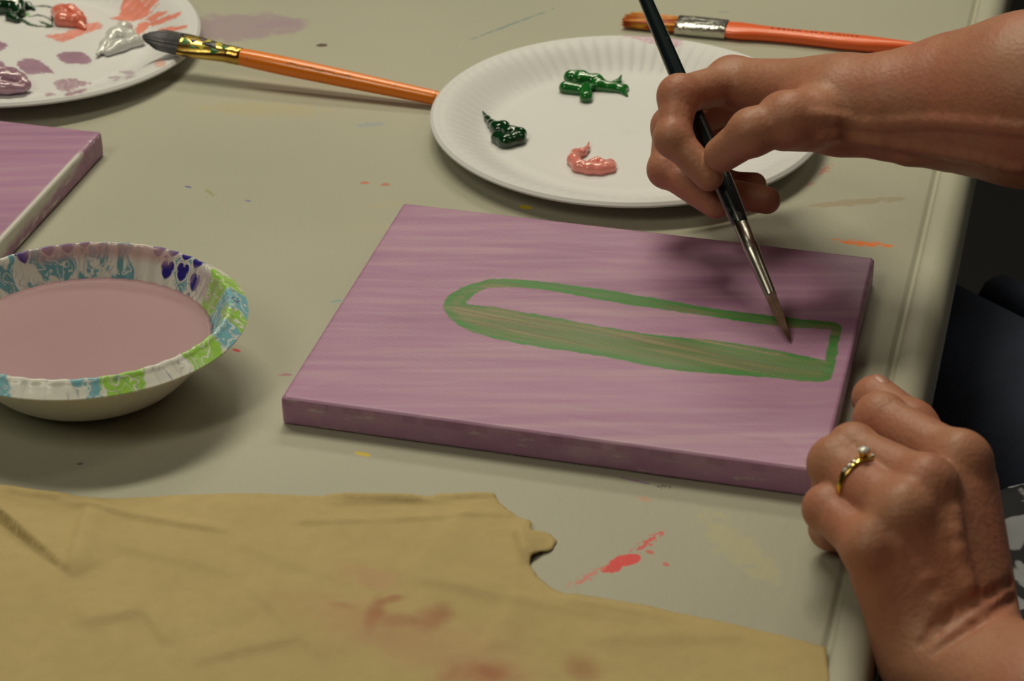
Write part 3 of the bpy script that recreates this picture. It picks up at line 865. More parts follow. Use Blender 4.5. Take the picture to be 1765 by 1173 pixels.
# body of the liquid down to the bottom
nb = len(V)
for (q, z) in ((.9, .018), (.82, .011), (.70, .006), (.5, .0030)):
    for a in ang:
        V.append((min(q, 1) * fr * BRX * math.cos(a), min(q, 1) * fr * BRY * math.sin(a), z))
ring0 = 1 + (len(rs) - 1) * n
for i in range(4):
    r0 = ring0 if i == 0 else nb + (i - 1) * n; r1 = nb + i * n
    for k in range(n): F.append((r0 + k, r1 + k, r1 + (k + 1) % n, r0 + (k + 1) % n))
F.append([nb + 3 * n + k for k in range(n)][::-1])
t = NT('thinned_lavender_paint', .42); t.b.inputs['Specular IOR Level'].default_value = .35
t.color(t.mix(t.noise(14, 3, dist=1.0), (.40, .24, .275, 1), (.45, .27, .31, 1))); t.bump(t.noise(900, 2), .08, .0004)
o = mk('bowl_paint', np.array(V) + BC, F, t.m); tag(o, 'dusky pink-lavender liquid paint filling the flowered paper bowl', 'paint')

# ------------------------------------------------------------------ kraft paper
KE = [(-130, 846), (0, 850), (30, 853), (130, 860), (180, 863), (250, 860), (300, 856), (385, 853), (450, 853), (520, 856), (560, 858), (566, 856), (640, 858), (720, 863), (735, 862), (800, 856), (852, 853), (860, 868),
      (880, 885), (900, 897), (913, 905), (918, 912), (914, 922), (935, 921), (950, 924), (960, 934), (950, 950), (932, 956), (915, 966), (912, 976), (928, 998), (950, 1017), (975, 1031), (1010, 1036), (1080, 1047), (1180, 1062), (1260, 1080), (1340, 1095), (1424, 1118),
      (1428, 1160), (1440, 1300), (1450, 1420), (-130, 1420)]
kp = ats(KE)[:, :2]
kb = []
for i in range(len(kp)):
    a, b = kp[i], kp[(i + 1) % len(kp)]; L = np.linalg.norm(b - a); n = max(1, int(L / .0015))
    for q in range(n):
        p = a + (b - a) * q / n
        if i < 38: p = p + (RNG.rand(2) - .5) * .0005
        kb.append(p)
kb = np.array(kb)
lo, hi = kb.min(0), kb.max(0); st = .00145
gx, gy = np.meshgrid(np.arange(lo[0], hi[0], st), np.arange(lo[1], hi[1], st), indexing='ij')
gx = gx.ravel() + (RNG.rand(gx.size) - .5) * st * .3; gy = gy.ravel() + (RNG.rand(gy.size) - .5) * st * .3
k = polysd(gx, gy, kb[::2]) < -st * .6
pts = np.concatenate([kb, np.stack([gx[k], gy[k]], 1)])
res = delaunay_2d_cdt([Vector(p) for p in pts], [], [list(range(len(kb)))], 1, 1e-6)
KV = np.array([tuple(v) for v in res[0]]); KF = np.array([list(f) for f in res[2]])
X, Y = KV[:, 0], KV[:, 1]


def seg_sd(X, Y, a, b):
    a = np.asarray(a)[:2]; b = np.asarray(b)[:2]; d = b - a; L = np.linalg.norm(d); d = d / L
    t = (X - a[0]) * d[0] + (Y - a[1]) * d[1]; s = -(X - a[0]) * d[1] + (Y - a[1]) * d[0]
    return t / L, s


de = np.abs(polysd(X, Y, kb[::2]))
Z = .0009 + .0050 * fbm(X * 12 + 3, Y * 12, 3) ** 2 * smooth_step(0, .03, de) + .0010 * fbm(X * 50, Y * 50, 3) * smooth_step(0, .01, de)
RIDGES = [((566, 862), (735, 866), .0022, .004), ((745, 862), (850, 858), .0018, .004), ((885, 915), (905, 965), .0016, .004), ((0, 860), (120, 868), .0020, .005), ((420, 1010), (560, 1150), .0012, .008), ((180, 940), (420, 1000), .0010, .010), ((330, 1150), (520, 1110), .0014, .010), ((900, 1030), (840, 1130), .0014, .010), ((75, 868), (400, 925), .0016, .005), ((160, 870), (125, 1000), .0028, .010), ((500, 905), (640, 903), .0010, .004), ((640, 903), (900, 890), .0009, .004), ((250, 1060), (290, 1120), .0012, .006),
          ((130, 1080), (260, 1055), .0022, .014), ((960, 1040), (1150, 1075), .0020, .010), ((1000, 1110), (1300, 1100), .0014, .014), ((700, 1000), (1150, 1090), .0016, .012), ((400, 940), (620, 1020), .0010, .012), ((820, 870), (700, 1000), .0012, .010), ((560, 870), (780, 868), .0014, .005)]
for a, b, hh, ww in RIDGES:
    t_, s_ = seg_sd(X, Y, at(*a), at(*b)); w_ = smooth_step(-.1, .2, t_) * smooth_step(1.1, .8, t_)
    Z += hh * w_ * np.where(s_ > 0, np.exp(-(s_ / ww) ** 2), np.exp(-(s_ / (ww * .35)) ** 2))
# pleat at the left: the far side stands up and drops steeply towards the near side
t_, s_ = seg_sd(X, Y, at(-60, 850), at(135, 1003))
hp = .0085 * np.clip(1 - t_, 0, 1) ** .7 * smooth_step(-.1, .05, t_)
hp = np.where(t_ > 1, 0, hp)
Z += hp * smooth_step(-.0022, .0003, s_) * np.exp(-np.clip(s_, 0, 1) / .018)
# torn flap
t_, s_ = seg_sd(X, Y, at(913, 905), at(912, 975)); fl_ = smooth_step(0, -.004, np.abs(t_ - .5) * 0 + 0)
lx = at(905, 940)[0]; Z += .0020 * smooth_step(lx - .006, lx, X) * smooth_step(lx + .012, lx + .002, X) * smooth_step(at(0, 985)[1], at(0, 965)[1], Y) * smooth_step(at(0, 895)[1], at(0, 910)[1], Y)
Z = np.maximum(Z, .0008)
t = NT('kraft_paper', .75); t.b.inputs['Specular IOR Level'].default_value = .25
bk = t.mix(t.noise(22, 4), (.475, .365, .170, 1), (.57, .44, .215, 1))
bk = t.mix(t.ramp(t.noise(160, 3), .3, .7, 0, .25), bk, (.43, .32, .14, 1))
kc = empty('kraft_paper_sheet', at(500, 1150), 'torn wrinkled brown kraft paper with faint red stains at the table front', 'paper')
kbase = np.array(world_loc(kc))


def kstain(base, p0, p1, wmm, colr, strength, ns, thr, soft, edge):
    a, b = at(*p0), at(*p1); c = (a + b) / 2; d = b - a; L = np.linalg.norm(d) / 2 + wmm / 2000.; ang = math.atan2(d[1], d[0])
    c = c + np.array([0, 0, TZ]) - kbase
    v = t.mapping(loc=tuple(c), rot=(0, 0, ang), scale=(L, wmm / 2000., 1), typ='TEXTURE')
    ln = t.n('VectorMath', {0: t.n('VectorMath', {0: v, 1: (1, 1, 0)}, operation='MULTIPLY').outputs[0]}, operation='LENGTH').outputs['Value']
    f = t.math('ADD', ln, t.math('MULTIPLY', t.math('SUBTRACT', t.noise(ns, 3), .5), edge * 4))
    return t.mix(t.ramp(f, thr + soft, thr - soft, 0, strength), base, c4(colr))


RED = (.36, .13, .08)
for q in [((600, 995), (665, 1010), 22, (.52, .28, .18), .45, 70, .6, .5, .4), ((655, 1045), (640, 1090), 10, RED, .75, 90, .6, .5, .35), ((650, 1050), (700, 1035), 7, RED, .6, 120, .6, .5, .35), ((665, 1080), (700, 1082), 12, RED, .5, 90, .6, .5, .3),
          ((735, 1078), (765, 1068), 18, RED, .65, 90, .6, .5, .3), ((580, 1052), (600, 1056), 8, RED, .35, 120, .6, .5, .3), ((520, 1065), (760, 1110), 46, (.50, .27, .16), .35, 50, .6, .55, .4), ((760, 1165), (880, 1175), 26, (.42, .16, .10), .65, 60, .6, .5, .4),
          ((990, 1150), (1010, 1165), 18, (.36, .17, .08), .6, 80, .6, .5, .3), ((830, 1165), (850, 1170), 10, RED, .5, 90, .6, .4, .3), ((640, 1110), (860, 1130), 40, (.50, .29, .17), .3, 50, .6, .5, .4)]:
    bk = kstain(bk, *q)
t.color(bk); t.bump(t.math('ADD', t.noise(500, 3), t.math('MULTIPLY', t.noise(60, 4), 1.5)), .25, .0008)
KVV = np.concatenate([np.column_stack([X, Y, Z])])
o = mk('paper', KVV, KF, t.m, kc)
md = o.modifiers.new('thickness', 'SOLIDIFY'); md.thickness = .00025; md.offset = -1


# ------------------------------------------------------------------ brushes
def bristles(mb, base_fn, n, seg=5):
    for _ in range(n): mb.tube(*base_fn(), seg=seg)


def frame_of(d, upv=(0, 0, 1.)):
    d = d / np.linalg.norm(d); u = np.cross(np.array(upv, float), d); u /= np.linalg.norm(u); v = np.cross(d, u); return d, u, v


def loft(mb, c0, axes, stations, seg=28, power=2.0):
    """stations: (distance along axis, half width u, half height v, dv offset)"""
    d, u, v = axes; V = []; F = []
    for (s, a, b, off) in stations:
        for k in range(seg):
            t = 2 * math.pi * k / seg; ct_, st_ = math.cos(t), math.sin(t)
            x = a * math.copysign(abs(ct_) ** (2 / power), ct_); y = b * math.copysign(abs(st_) ** (2 / power), st_)
            V.append(c0 + d * s + u * x + v * (y + off))
    n = len(stations)
    for i in range(n - 1):
        for k in range(seg): F.append((i * seg + k, i * seg + (k + 1) % seg, (i + 1) * seg + (k + 1) % seg, (i + 1) * seg + k))
    F.append(list(range(seg))[::-1]); F.append([(n - 1) * seg + k for k in range(seg)])
    mb.add(V, F)


def fine_stations(st, n=8):
    P = smooth_poly(np.array(st, float), n, closed=False); return [tuple(p) for p in P]


# wide orange brush leaning on the far left plate
A = at(245, 62, .0215); B = at(752, 169, .0056)
d, u, v = frame_of(B - A, (0, -.50, .86)); LT = np.linalg.norm(B - A)
ob = empty('paintbrush', (A + B) / 2 * [1, 1, 0], 'orange-handled paintbrush with gold ferrule and grey bristles leaning on the far left plate', 'paintbrush')
g = NT('grey_bristle', .55); nz = g.noise(1, 3, g.mapping((60, 60, 60)))
g.color(g.mix(g.ramp(nz, .35, .7), (.05, .05, .058, 1), (.22, .215, .235, 1))); greyb = g.m
mb = MB()
for _ in range(420):
    a = random.random() * 2 * math.pi; q = math.sqrt(random.random()); cu, cv_ = math.cos(a) * q, math.sin(a) * q
    tip = .0 + .011 * (abs(cu) ** 2.2) + random.random() * .0015
    p = []
    for s in np.linspace(.030, tip, 6):
        w = .0068 if True else 0; f = (s - tip) / .03
        hw = .0080 * min(1, .62 + .9 * (s / .03)) ; hv = .0034 * (.30 + .70 * s / .030)
        p.append(A + d * s + u * cu * hw + v * cv_ * hv)
    mb.tube(p, [.00035, .00036, .00036, .00034, .00028, .00010], seg=4)
loft(mb, A, (d, u, v), [(.008, .0040, .0006, 0), (.012, .0054, .0011, 0), (.018, .0060, .0017, 0), (.024, .0064, .0023, 0), (.031, .0066, .0027, 0)], 16)
mb.build('bristles', greyb, ob)
gold = NT('worn_gold_ferrule', .22, Metallic=1.0)
gn = gold.noise(1, 3, gold.mapping((45, 45, 45)), .6)
c_ = gold.mix(gold.ramp(gn, .3, .7), (.42, .22, .05, 1), (.80, .60, .16, 1)); gold.color(c_)
gold.bump(gold.noise(90, 2), .2, .0008)
mb = MB()
fs = fine_stations([(.026, .0081, .0038, 0), (.030, .0082, .0040, 0), (.040, .0075, .0045, 0), (.052, .0060, .0050, 0), (.0575, .0056, .0053, 0)]) + [(.0580, .0058, .0056, 0), (.0590, .0054, .0052, 0), (.0605, .0058, .0056, 0), (.0615, .0054, .0052, 0), (.0632, .0057, .0055, 0), (.0645, .0055, .0053, 0), (.0665, .0055, .0053, 0), (.0668, .0050, .0048, 0)]
loft(mb, A, (d, u, v), fs); fer = mb.build('ferrule', gold.m, ob)
# dried paint spots on the ferrule
spots = [(.030, 0, 'g', .0030, .0022), (.0275, .004, 'k', .0016, .0012), (.0345, .0015, 'b', .002, .0012), (.046, .0015, 'k', .0048, .0030), (.041, -.0015, 'y', .0026, .0016), (.0500, -.0028, 'g', .0030, .0014), (.051, .0028, 'y', .0024, .0016), (.0555, .001, 'g', .0022, .0016), (.044, .0040, 'y', .0022, .0014), (.036, -.003, 'g', .002, .001), (.040, .0035, 'b', .0018, .001)]
dry = {'g': simple('dried_green_paint', (.04, .22, .07), .4), 'k': simple('dried_black_paint', (.025, .02, .03), .35), 'b': simple('dried_blue_paint', (.05, .06, .3), .4), 'y': simple('dried_yellow_paint', (.7, .6, .04), .4)}
def ferr_top(s, lat, rows):
    for (s0, a0, b0, _), (s1, a1, b1, _) in zip(rows[:-1], rows[1:]):
        if s0 <= s <= s1:
            a = a0 + (a1 - a0) * (s - s0) / (s1 - s0 + 1e-9); b = b0 + (b1 - b0) * (s - s0) / (s1 - s0 + 1e-9)
            q = min(abs(lat) / a, .98); return b * math.sqrt(1 - q * q)
    return .0050
for key in 'gkby':
    mb = MB()
    for (s, lat, kk, ru, rv) in spots:
        if kk != key: continue
        V = []; F = []; n = 12
        for ring in range(4):
            q = ring / 3
            for m_ in range(n):
                a = 2 * math.pi * m_ / n; w = 1 + .3 * math.sin(3 * a + s * 900)
                ss = s + ru * q * w * math.cos(a); ll = lat + rv * q * w * math.sin(a)
                hh = ferr_top(ss, ll, fs) + .0005 * (1 - q * q)
                V.append(A + d * ss + u * ll + v * hh)
        for ring in range(3):
            for m_ in range(n): F.append((ring * n + m_, (ring + 1) * n + m_, (ring + 1) * n + (m_ + 1) % n, ring * n + (m_ + 1) % n))
        mb.add(V, F)
    mb.build('dried_paint_spots', dry[key], fer)
on = NT('orange_lacquer', .3); on.b.inputs['Coat Weight'].default_value = .3
oc = on.mix(on.ramp(on.noise(70, 4, dist=.5), .64, .70, 0, .55), (.97, .235, .003, 1), (.25, .16, .05, 1))
oc = on.mix(on.ramp(on.noise(150, 2), .74, .77, 0, .8), oc, (.12, .10, .35, 1)); on.color(oc); on.bump(on.noise(120, 2), .08, .0005)
mb = MB()
hs = fine_stations([(.0660, .0053, .0053, 0), (.075, .0056, .0056, 0), (.095, .0058, .0058, 0), (.125, .0055, .0055, 0), (.16, .0049, .0049, 0), (.19, .0044, .0044, 0), (LT, .0041, .0041, 0), (LT + .012, .0036, .0036, 0), (LT + .018, .0022, .0022, 0)])
loft(mb, A, (d, u, v), hs, 24); hnd = mb.build('handle', on.m, ob)
# faint worn imprint: a row of tiny dark strokes
ink = simple('worn_imprint', (.18, .11, .04), .5)
mb = MB(); s = .098
for kx in range(22):
    wdt = random.choice((.0010, .0015, .0018)); lat = -.0012 + .0004 * math.sin(kx)
    rr_ = .00577; hh = math.sqrt(rr_ ** 2 - lat ** 2) + .00003
    for q in range(2):
        mb.box(A + d * (s + q * .0009) + u * (lat + (random.random() - .5) * .0006) + v * hh, (.00030 + .0005 * (q == 0) * random.random(), .0008, .00012), (d, u, v))
    s += wdt + .0006
mb.build('imprint', ink, hnd)

# flat red-orange brush lying behind the centre plate
A = at(1074, 33, .0040); B = at(1545, 79, .0046)
d, u, v = frame_of(B - A); d = np.array([d[0], d[1], 0]); d /= np.linalg.norm(d); u = np.array([-d[1], d[0], 0]); v = np.array([0, 0, 1.])
rb = empty('paintbrush', (A + B) / 2 * [1, 1, 0], 'flat red-orange paintbrush with silver ferrule and red-yellow bristles behind the centre plate', 'paintbrush')
r_ = NT('paint_stained_bristle', .5)
nz = r_.noise(1, 3, r_.mapping((25, 420, 300), (0, 0, -math.atan2(d[1], d[0]))), .5)
rc = r_.mix(r_.ramp(nz, .38, .62), (.50, .035, .02, 1), (.88, .42, .03, 1))
rc = r_.mix(r_.ramp(nz, .60, .75), rc, (.80, .62, .06, 1)); r_.color(rc)
lb = at(1168, 45, .004); lenb = float((lb - A) @ d); lf = float((at(1253, 52, .004) - A) @ d)
mb = MB()
for _ in range(560):
    cu = random.uniform(-1, 1); cv_ = random.uniform(-1, 1) * math.sqrt(1 - .5 * cu * cu)
    tip = random.random() * .004 + (.003 if cu > .3 else 0) + (.004 if cu > .75 else 0); p = []; jt = random.gauss(0, .35)
    for s in np.linspace(lenb + .002, tip, 5):
        f = 1 - s / lenb
        p.append(A + d * s + u * (cu * (.0083 + .0004 * f) + jt * .0010 * f * f + .0012 * f) + v * (cv_ * (.0031 - .0002 * f)))
    mb.tube(p, [.00033, .00033, .0003, .00026, .00012], seg=4)
loft(mb, A, (d, u, v), [(.010, .0064, .0012, 0), (.02, .0072, .0019, 0), (lenb + .002, .0078, .0028, 0)], 20, 3)
mb.build('bristles', r_.m, rb)
sv = NT('silver_ferrule', .25, Metallic=1.0); sv.color((.62, .61, .57)); sv.bump(sv.noise(220, 3), .7, .0012)
mb = MB(); a0 = lenb - .001
loft(mb, A, (d, u, v), [(a0, .0092, .0037, 0), (a0 + .0004, .0095, .0040, 0), (a0 + .004, .0096, .0040, 0), (a0 + .010, .0096, .0042, 0), (a0 + .018, .0094, .0042, 0), (lf - .0008, .0092, .0041, 0), (lf, .0088, .0038, 0)], 40, 4.5)
mb.build('ferrule', sv.m, rb)
rh = NT('red_orange_lacquer', .35); rh.b.inputs['Coat Weight'].default_value = .25
rh.color(rh.mix(rh.noise(80, 3), (.90, .125, .025, 1), (.97, .165, .035, 1)))
q = lambda px, py: float((at(px, py, .004) - A) @ d)
mb = MB()
hs = fine_stations([(lf - .001, .0086, .0037, 0), (q(1275, 55), .0092, .0040, 0), (q(1310, 58), .0072, .0040, 0), (q(1350, 61), .0062, .0040, 0), (q(1400, 66), .0064, .0041, 0), (q(1450, 70), .0073, .0042, 0), (q(1490, 73), .0070, .0042, 0), (q(1530, 77), .0054, .0042, 0), (q(1580, 82), .0036, .0038, 0), (q(1600, 84), .0026, .0030, 0)])
loft(mb, A, (d, u, v), hs, 28, 2.6); hnd = mb.build('handle', rh.m, rb)
mb = MB(); s = q(1330, 60)
ink2 = simple('dark_red_imprint', (.20, .03, .015), .5)
while s < q(1480, 72):
    w = random.choice((.0012, .0020, .0026))
    mb.box(A + d * s + u * .0002 + v * .00418, (w * .7, .0012, .0003), (d, u, v)); s += w + random.choice((.0006, .0006, .0022))
mb.build('imprint', ink2, hnd)

# dark brush held in the right hand
Tp = at(1364, 592, .0150); Q1 = at(1200, 205, .083); d = (Q1 - Tp) / np.linalg.norm(Q1 - Tp); Tp = Tp + d * .0005
_, u, v = frame_of(d, (0, -1, 0.)); ax = (d, u, v)
hb = empty('paintbrush', Tp * [1, 1, 0] + [0, 0, .015], 'slim dark-handled paintbrush held over the green-outlined canvas by the right hand', 'paintbrush')
bb = NT('brown_bristle', .5); bb.color(bb.mix(bb.noise(200, 2), (.10, .055, .035, 1), (.30, .17, .11, 1)))
mb = MB()
for _ in range(130):
    a = random.random() * 2 * math.pi; qq = math.sqrt(random.random()); p = []
    for s in np.linspace(.030, .0005 + (1 - qq) * 0 + qq * .002, 6):
        f = s / .030; w = .0030 * (min(1, f * 1.5) ** .7) * (1 - .12 * f)
        p.append(Tp + d * s + (u * math.cos(a) + v * math.sin(a)) * qq * w)
    mb.tube(p, [.0003, .0003, .0003, .00028, .0002, .00008], seg=4)
mb.build('bristles', bb.m, hb)
mb = MB(); loft(mb, Tp, ax, [(.026, .0027, .0027, 0), (.028, .0029, .0029, 0), (.045, .0034, .0034, 0), (.0535, .0038, .0038, 0), (.0545, .0041, .0041, 0), (.0555, .0038, .0038, 0), (.0565, .0041, .0041, 0), (.0575, .0038, .0038, 0), (.070, .0040, .0040, 0)], 24)
mb.build('ferrule', simple('brushed_nickel_ferrule', (.50, .48, .44), .3, .1, Metallic=1.0), hb)
dk = NT('blue_black_lacquer', .22); dk.b.inputs['Coat Weight'].default_value = .4
dk.color(dk.mix(dk.ramp(dk.noise(110, 3), .66, .72, 0, .5), (.006, .013, .016, 1), (.10, .12, .10, 1)))
mb = MB(); loft(mb, Tp, ax, fine_stations([(.0695, .0040, .0040, 0), (.078, .0047, .0047, 0), (.095, .0052, .0052, 0), (.125, .0050, .0050, 0), (.165, .0044, .0044, 0), (.21, .0037, .0037, 0), (.262, .0028, .0028, 0), (.27, .0018, .0018, 0)]), 24)
mb.build('handle', dk.m, hb)

# ------------------------------------------------------------------ the painter
person = empty('person', tb(.30, -.10, -TZ), 'person in dark jeans and patterned top painting at the right table edge', 'person')
sk = NT('skin', .48); sk.b.inputs['Specular IOR Level'].default_value = .35
sk.b.inputs['Subsurface Weight'].default_value = .06; sk.b.inputs['Subsurface Radius'].default_value = (.01, .004, .002); sk.b.inputs['Subsurface Scale'].default_value = .35
m1 = sk.noise(28, 4); m2 = sk.noise(170, 3)
sc_ = sk.mix(sk.ramp(m1, .35, .68), (.44, .205, .125, 1), (.46, .18, .115, 1))
sc_ = sk.mix(sk.ramp(m2, .50, .72, 0, .30), sc_, (.33, .12, .08, 1)); sk.color(sc_)
cr = sk.n('TexVoronoi', {'Vector': sk.tc.outputs['Object'], 'Scale': 420.0}).outputs['Distance']
sk.bump(sk.math('ADD', sk.math('MULTIPLY', cr, .5), sk.noise(120, 3)), .30, .0010)
skin = sk.m

P_ = lambda *a: at(*a)
# ---- right hand and forearm
f = Field((.060, .900, .018), (.372, 1.150, .205), .0013)
arm = f.D
Wr = P_(1470, 178, .103)
elbR = tb(.150, -.03, .148)
rp = [P_(1425, 174, .098), P_(1470, 178, .103), P_(1540, 181, .106), P_(1650, 176, .111), P_(1765, 172, .120)]
rr_ = [.0195, .0200, .0248, .0325, .0405]
dirv = rp[-1] - rp[-2]; dirv /= np.linalg.norm(dirv)
rp += [rp[-1] + dirv * .05, elbR]; rr_ += [.043, .040]
f.chain(rp, rr_, .01)
f.chain([p + np.array([.004, .016, -.006]) for p in rp[:3]], [.0165, .018, .021], .01)
# tendons / ulna relief
f.chain([P_(1430, 232, .088) + [0, -.004, 0], P_(1560, 246, .090) + [0, -.010, 0], P_(1700, 250, .092) + [0, -.015, 0]], [.0040, .0040, .003], .008)
palm = np.full_like(f.D, 1.0)
iM, mM, rM, pM = P_(1262, 142, .091), P_(1288, 165, .077), P_(1305, 188, .063), P_(1325, 208, .050)
for M, w0, r1 in ((iM, (1450, 165, .104), .0128), (mM, (1455, 175, .099), .0125), (rM, (1458, 188, .093), .0120), (pM, (1458, 198, .088), .0115)):
    f.cone(P_(*w0), M, .0175, r1, .012, palm)
f.cone(iM, mM, .0115, .0115, .008, palm); f.cone(mM, rM, .011, .011, .008, palm)
f.cone(P_(1440, 205, .098), P_(1352, 208, .100), .0165, .0150, .012, palm)       # thenar
fing = np.full_like(f.D, 1.0)


def finger(f, T, pts, rs, k=.0035, sep=.0009, knob=.0006):
    tmp = np.full_like(f.D, 1.0); f.chain(pts, rs, k, tmp)
    for p, r in zip(pts[1:-1], rs[1:-1]): f.cone(p, p + 1e-4, r + knob, r + knob, k, tmp)
    T[...] = smin(T, tmp, sep)


finger(f, fing, [iM, P_(1170, 165, .098), P_(1160, 238, .084), P_(1222, 304, .070)], [.0108, .0098, .0086, .0074])
finger(f, fing, [mM, P_(1158, 218, .068), P_(1148, 292, .054), P_(1234, 352, .048)], [.0108, .0098, .0086, .0074])
finger(f, fing, [rM, P_(1165, 262, .050), P_(1205, 325, .036), P_(1322, 345, .036)], [.0105, .0094, .0084, .0072])
finger(f, fing, [pM, P_(1205, 280, .036), P_(1245, 318, .030), P_(1300, 318, .031)], [.0095, .0083, .0074, .0066])
finger(f, fing, [P_(1400, 205, .104), P_(1362, 205, .106), P_(1296, 228, .100), P_(1244, 266, .0835)], [.0145, .0125, .0108, .0090])
f.D[...] = smin(f.D, palm, .010); f.D[...] = smin(f.D, fing, .0055)
def hit(f, px, py):
    d_ = FW * FPX + RT * (px - 882.5) + UP * (586.5 - py); d_ = d_ / np.linalg.norm(d_); o_ = np.array([0, 0, CH])
    S_ = np.arange(.7, 1.5, .0006); Q = o_ + S_[:, None] * d_
    I_ = np.round((Q - f.lo) / f.h).astype(int); ok = ((I_ >= 0) & (I_ < f.n)).all(1)
    v_ = np.full(len(S_), 1.0); v_[ok] = f.D[I_[ok, 0], I_[ok, 1], I_[ok, 2]]
    w_ = np.nonzero(v_ < 0)[0]
    return (Q[w_[0]], -d_) if len(w_) else None


def trace(f, pts):
    q = smooth_poly(np.array([(a, b, 0) for a, b in pts], float), 5, closed=False)[:, :2]
    return [h for h in (hit(f, a, b) for a, b in q) if h is not None]


def crease(f, pts, depth=.0005, r=.0016, k=.0012):
    hs_ = trace(f, pts)
    for h0, h1 in zip(hs_[:-1], hs_[1:]): f.cone(h0[0] + h0[1] * (r - depth), h1[0] + h1[1] * (r - depth), r, r, k, sub=True)


def vein(f, pts, rise=.0002, r=.0026, k=.0035):
    hs_ = trace(f, pts)
    for h0, h1 in zip(hs_[:-1], hs_[1:]): f.cone(h0[0] - h0[1] * (r - rise), h1[0] - h1[1] * (r - rise), r, r, k)


vein(f, [(1400, 200), (1500, 212), (1600, 208), (1700, 214), (1790, 224)]); vein(f, [(1420, 230), (1520, 242), (1640, 262), (1760, 286)])
# thumb crease and web hollow
f.cone(P_(1290, 172, .106), P_(1352, 150, .112), .0035, .004, .006, sub=True)
V1, F1 = f.mesh()

# ---- left hand and forearm
f = Field((.115, .520, -.060), (.395, .900, .085), .0013)
elbL = tb(.205, -.40, .045)
wc = P_(1655, 1125, -.006)
lp = [wc + np.array([-.004, .012, .006]), wc, wc + (elbL - wc) * .25, wc + (elbL - wc) * .6, elbL]
f.chain(lp, [.0200, .0205, .0255, .0350, .0380], .01)
f.chain([p + np.array([-.012, -.010, .002]) for p in lp[:3]], [.0185, .0185, .021], .01)
iM, mM, rM, pM = P_(1655, 797, .050), P_(1597, 838, .053), P_(1556, 887, .048), P_(1502, 945, .036)
palm = np.full_like(f.D, 1.0)
for M, w0, r1 in ((iM, (1680, 1075, .002), .0120), (mM, (1655, 1085, .005), .0115), (rM, (1630, 1095, .004), .0112), (pM, (1600, 1105, .0), .0108)):
    w_ = P_(*w0); f.cone(w_, M, .0175, r1, .010, palm)
    f.cone(w_ + [0, 0, -.008], M + [.006, .004, -.014], .016, .0115, .012, palm)
    f.cone(w_ + (M - w_) * .5 + [0, 0, .0125 + .001], M + [0, 0, .0105], .0016, .0020, .006, palm)    # tendons
    f.cone(M + [0, 0, .0010], M + [0, 0, .0012], r1 + .0006, r1 + .0006, .004, palm)                # knuckles
fing = np.full_like(f.D, 1.0)
iP, mP, rP, pP = P_(1518, 722, .046), P_(1470, 775, .048), P_(1442, 800, .0445), P_(1426, 876, .0350)
finger(f, fing, [iM, iP, P_(1508, 752, .022), P_(1560, 790, .012)], [.0118, .0108, .0094, .0080])
finger(f, fing, [mM, mP, P_(1458, 800, .022), P_(1530, 850, .012)], [.0116, .0103, .0092, .0080])
finger(f, fing, [rM, rP, P_(1440, 838, .020), P_(1500, 880, .011)], [.0122, .0112, .0090, .0078])
finger(f, fing, [pM, pP, P_(1432, 910, .014), P_(1490, 925, .009)], [.0106, .0092, .0082, .0072])
tT = P_(1508, 686, .022)
finger(f, fing, [P_(1665, 930, .0), P_(1655, 830, .014), P_(1570, 735, .022), tT], [.014, .0125, .0112, .0108])
f.D[...] = smin(f.D, palm, .008); f.D[...] = smin(f.D, fing, .0045)
for q_ in ([(1585, 1108), (1640, 1066), (1700, 1028), (1745, 1003)], [(1605, 1122), (1670, 1082), (1730, 1042), (1760, 1026)], [(1600, 1085), (1650, 1046), (1690, 1022)]): crease(f, q_, .0004, .0024, .0014)
vein(f, [(1545, 930), (1590, 985), (1620, 1050)]); vein(f, [(1640, 880), (1650, 950), (1668, 1020)], -.0003)
# fold between ring finger and little finger
V2, F2 = f.mesh()

# ---- rest of the body (coarser, outside the photograph)
f = Field((.04, .30, -.35), (.75, 1.25, .80), .0075)
shR, shL = tb(.215, .085, .335), tb(.215, -.285, .335)
f.chain([rp[-2], elbR, elbR + (shR - elbR) * .5, shR], [.0425, .0415, .050, .058], .02)
f.chain([lp[-2], elbL, elbL + (shL - elbL) * .5, shL], [.0345, .040, .050, .058], .02)
hip, chest, neck = tb(.315, -.10, -.20), tb(.27, -.10, .20), tb(.175, -.10, .41)
for sy in (-1, 1):
    f.chain([hip + EY * .075 * sy, tb(.295, -.10, 0) + EY * .055 * sy, chest + EY * .075 * sy, tb(.245, -.10, .34) + EY * .06 * sy], [.115, .10, .105, .07], .05)
f.chain([shR, tb(.235, -.1, .36), shL], [.05, .06, .05], .03)
f.chain([tb(.225, -.1, .36), tb(.165, -.10, .42), tb(.10, -.10, .48)], [.062, .054, .052], .03)
head = tb(.050, -.10, .54); hx = np.array([EX, EY, (0, 0, 1)])
f.ell(head, (.095, .074, .105), .02, hx); f.ell(head + EX * -.02 + np.array([0, 0, -.045]), (.066, .056, .07), .03, hx)
f.ell(head + EX * -.088 + np.array([0, 0, -.040]), (.013, .0095, .022), .012, hx)
f.ell(head + EX * -.078 + np.array([0, 0, -.074]), (.010, .024, .010), .012, hx); f.ell(head + EX * -.074 + np.array([0, 0, -.10]), (.016, .02, .016), .02, hx)
for sy in (-1, 1):
    f.ell(head + EY * sy * .074 + np.array([0, 0, -.028]), (.016, .008, .028), .008, hx)
    f.cone(head + EX * -.094 + EY * sy * .030 + np.array([0, 0, -.012]), head + EX * -.092 + EY * sy * .034 + np.array([0, 0, -.012]), .008, .008, .012, sub=True)
V3, F3 = f.mesh()
Vb = np.concatenate([V1, V2, V3]); Fb = np.concatenate([F1, F2 + len(V1), F3 + len(V1) + len(V2)])
mk('body', Vb, Fb, skin, person)
eye_w = simple('eye', (.7, .68, .65), .2)
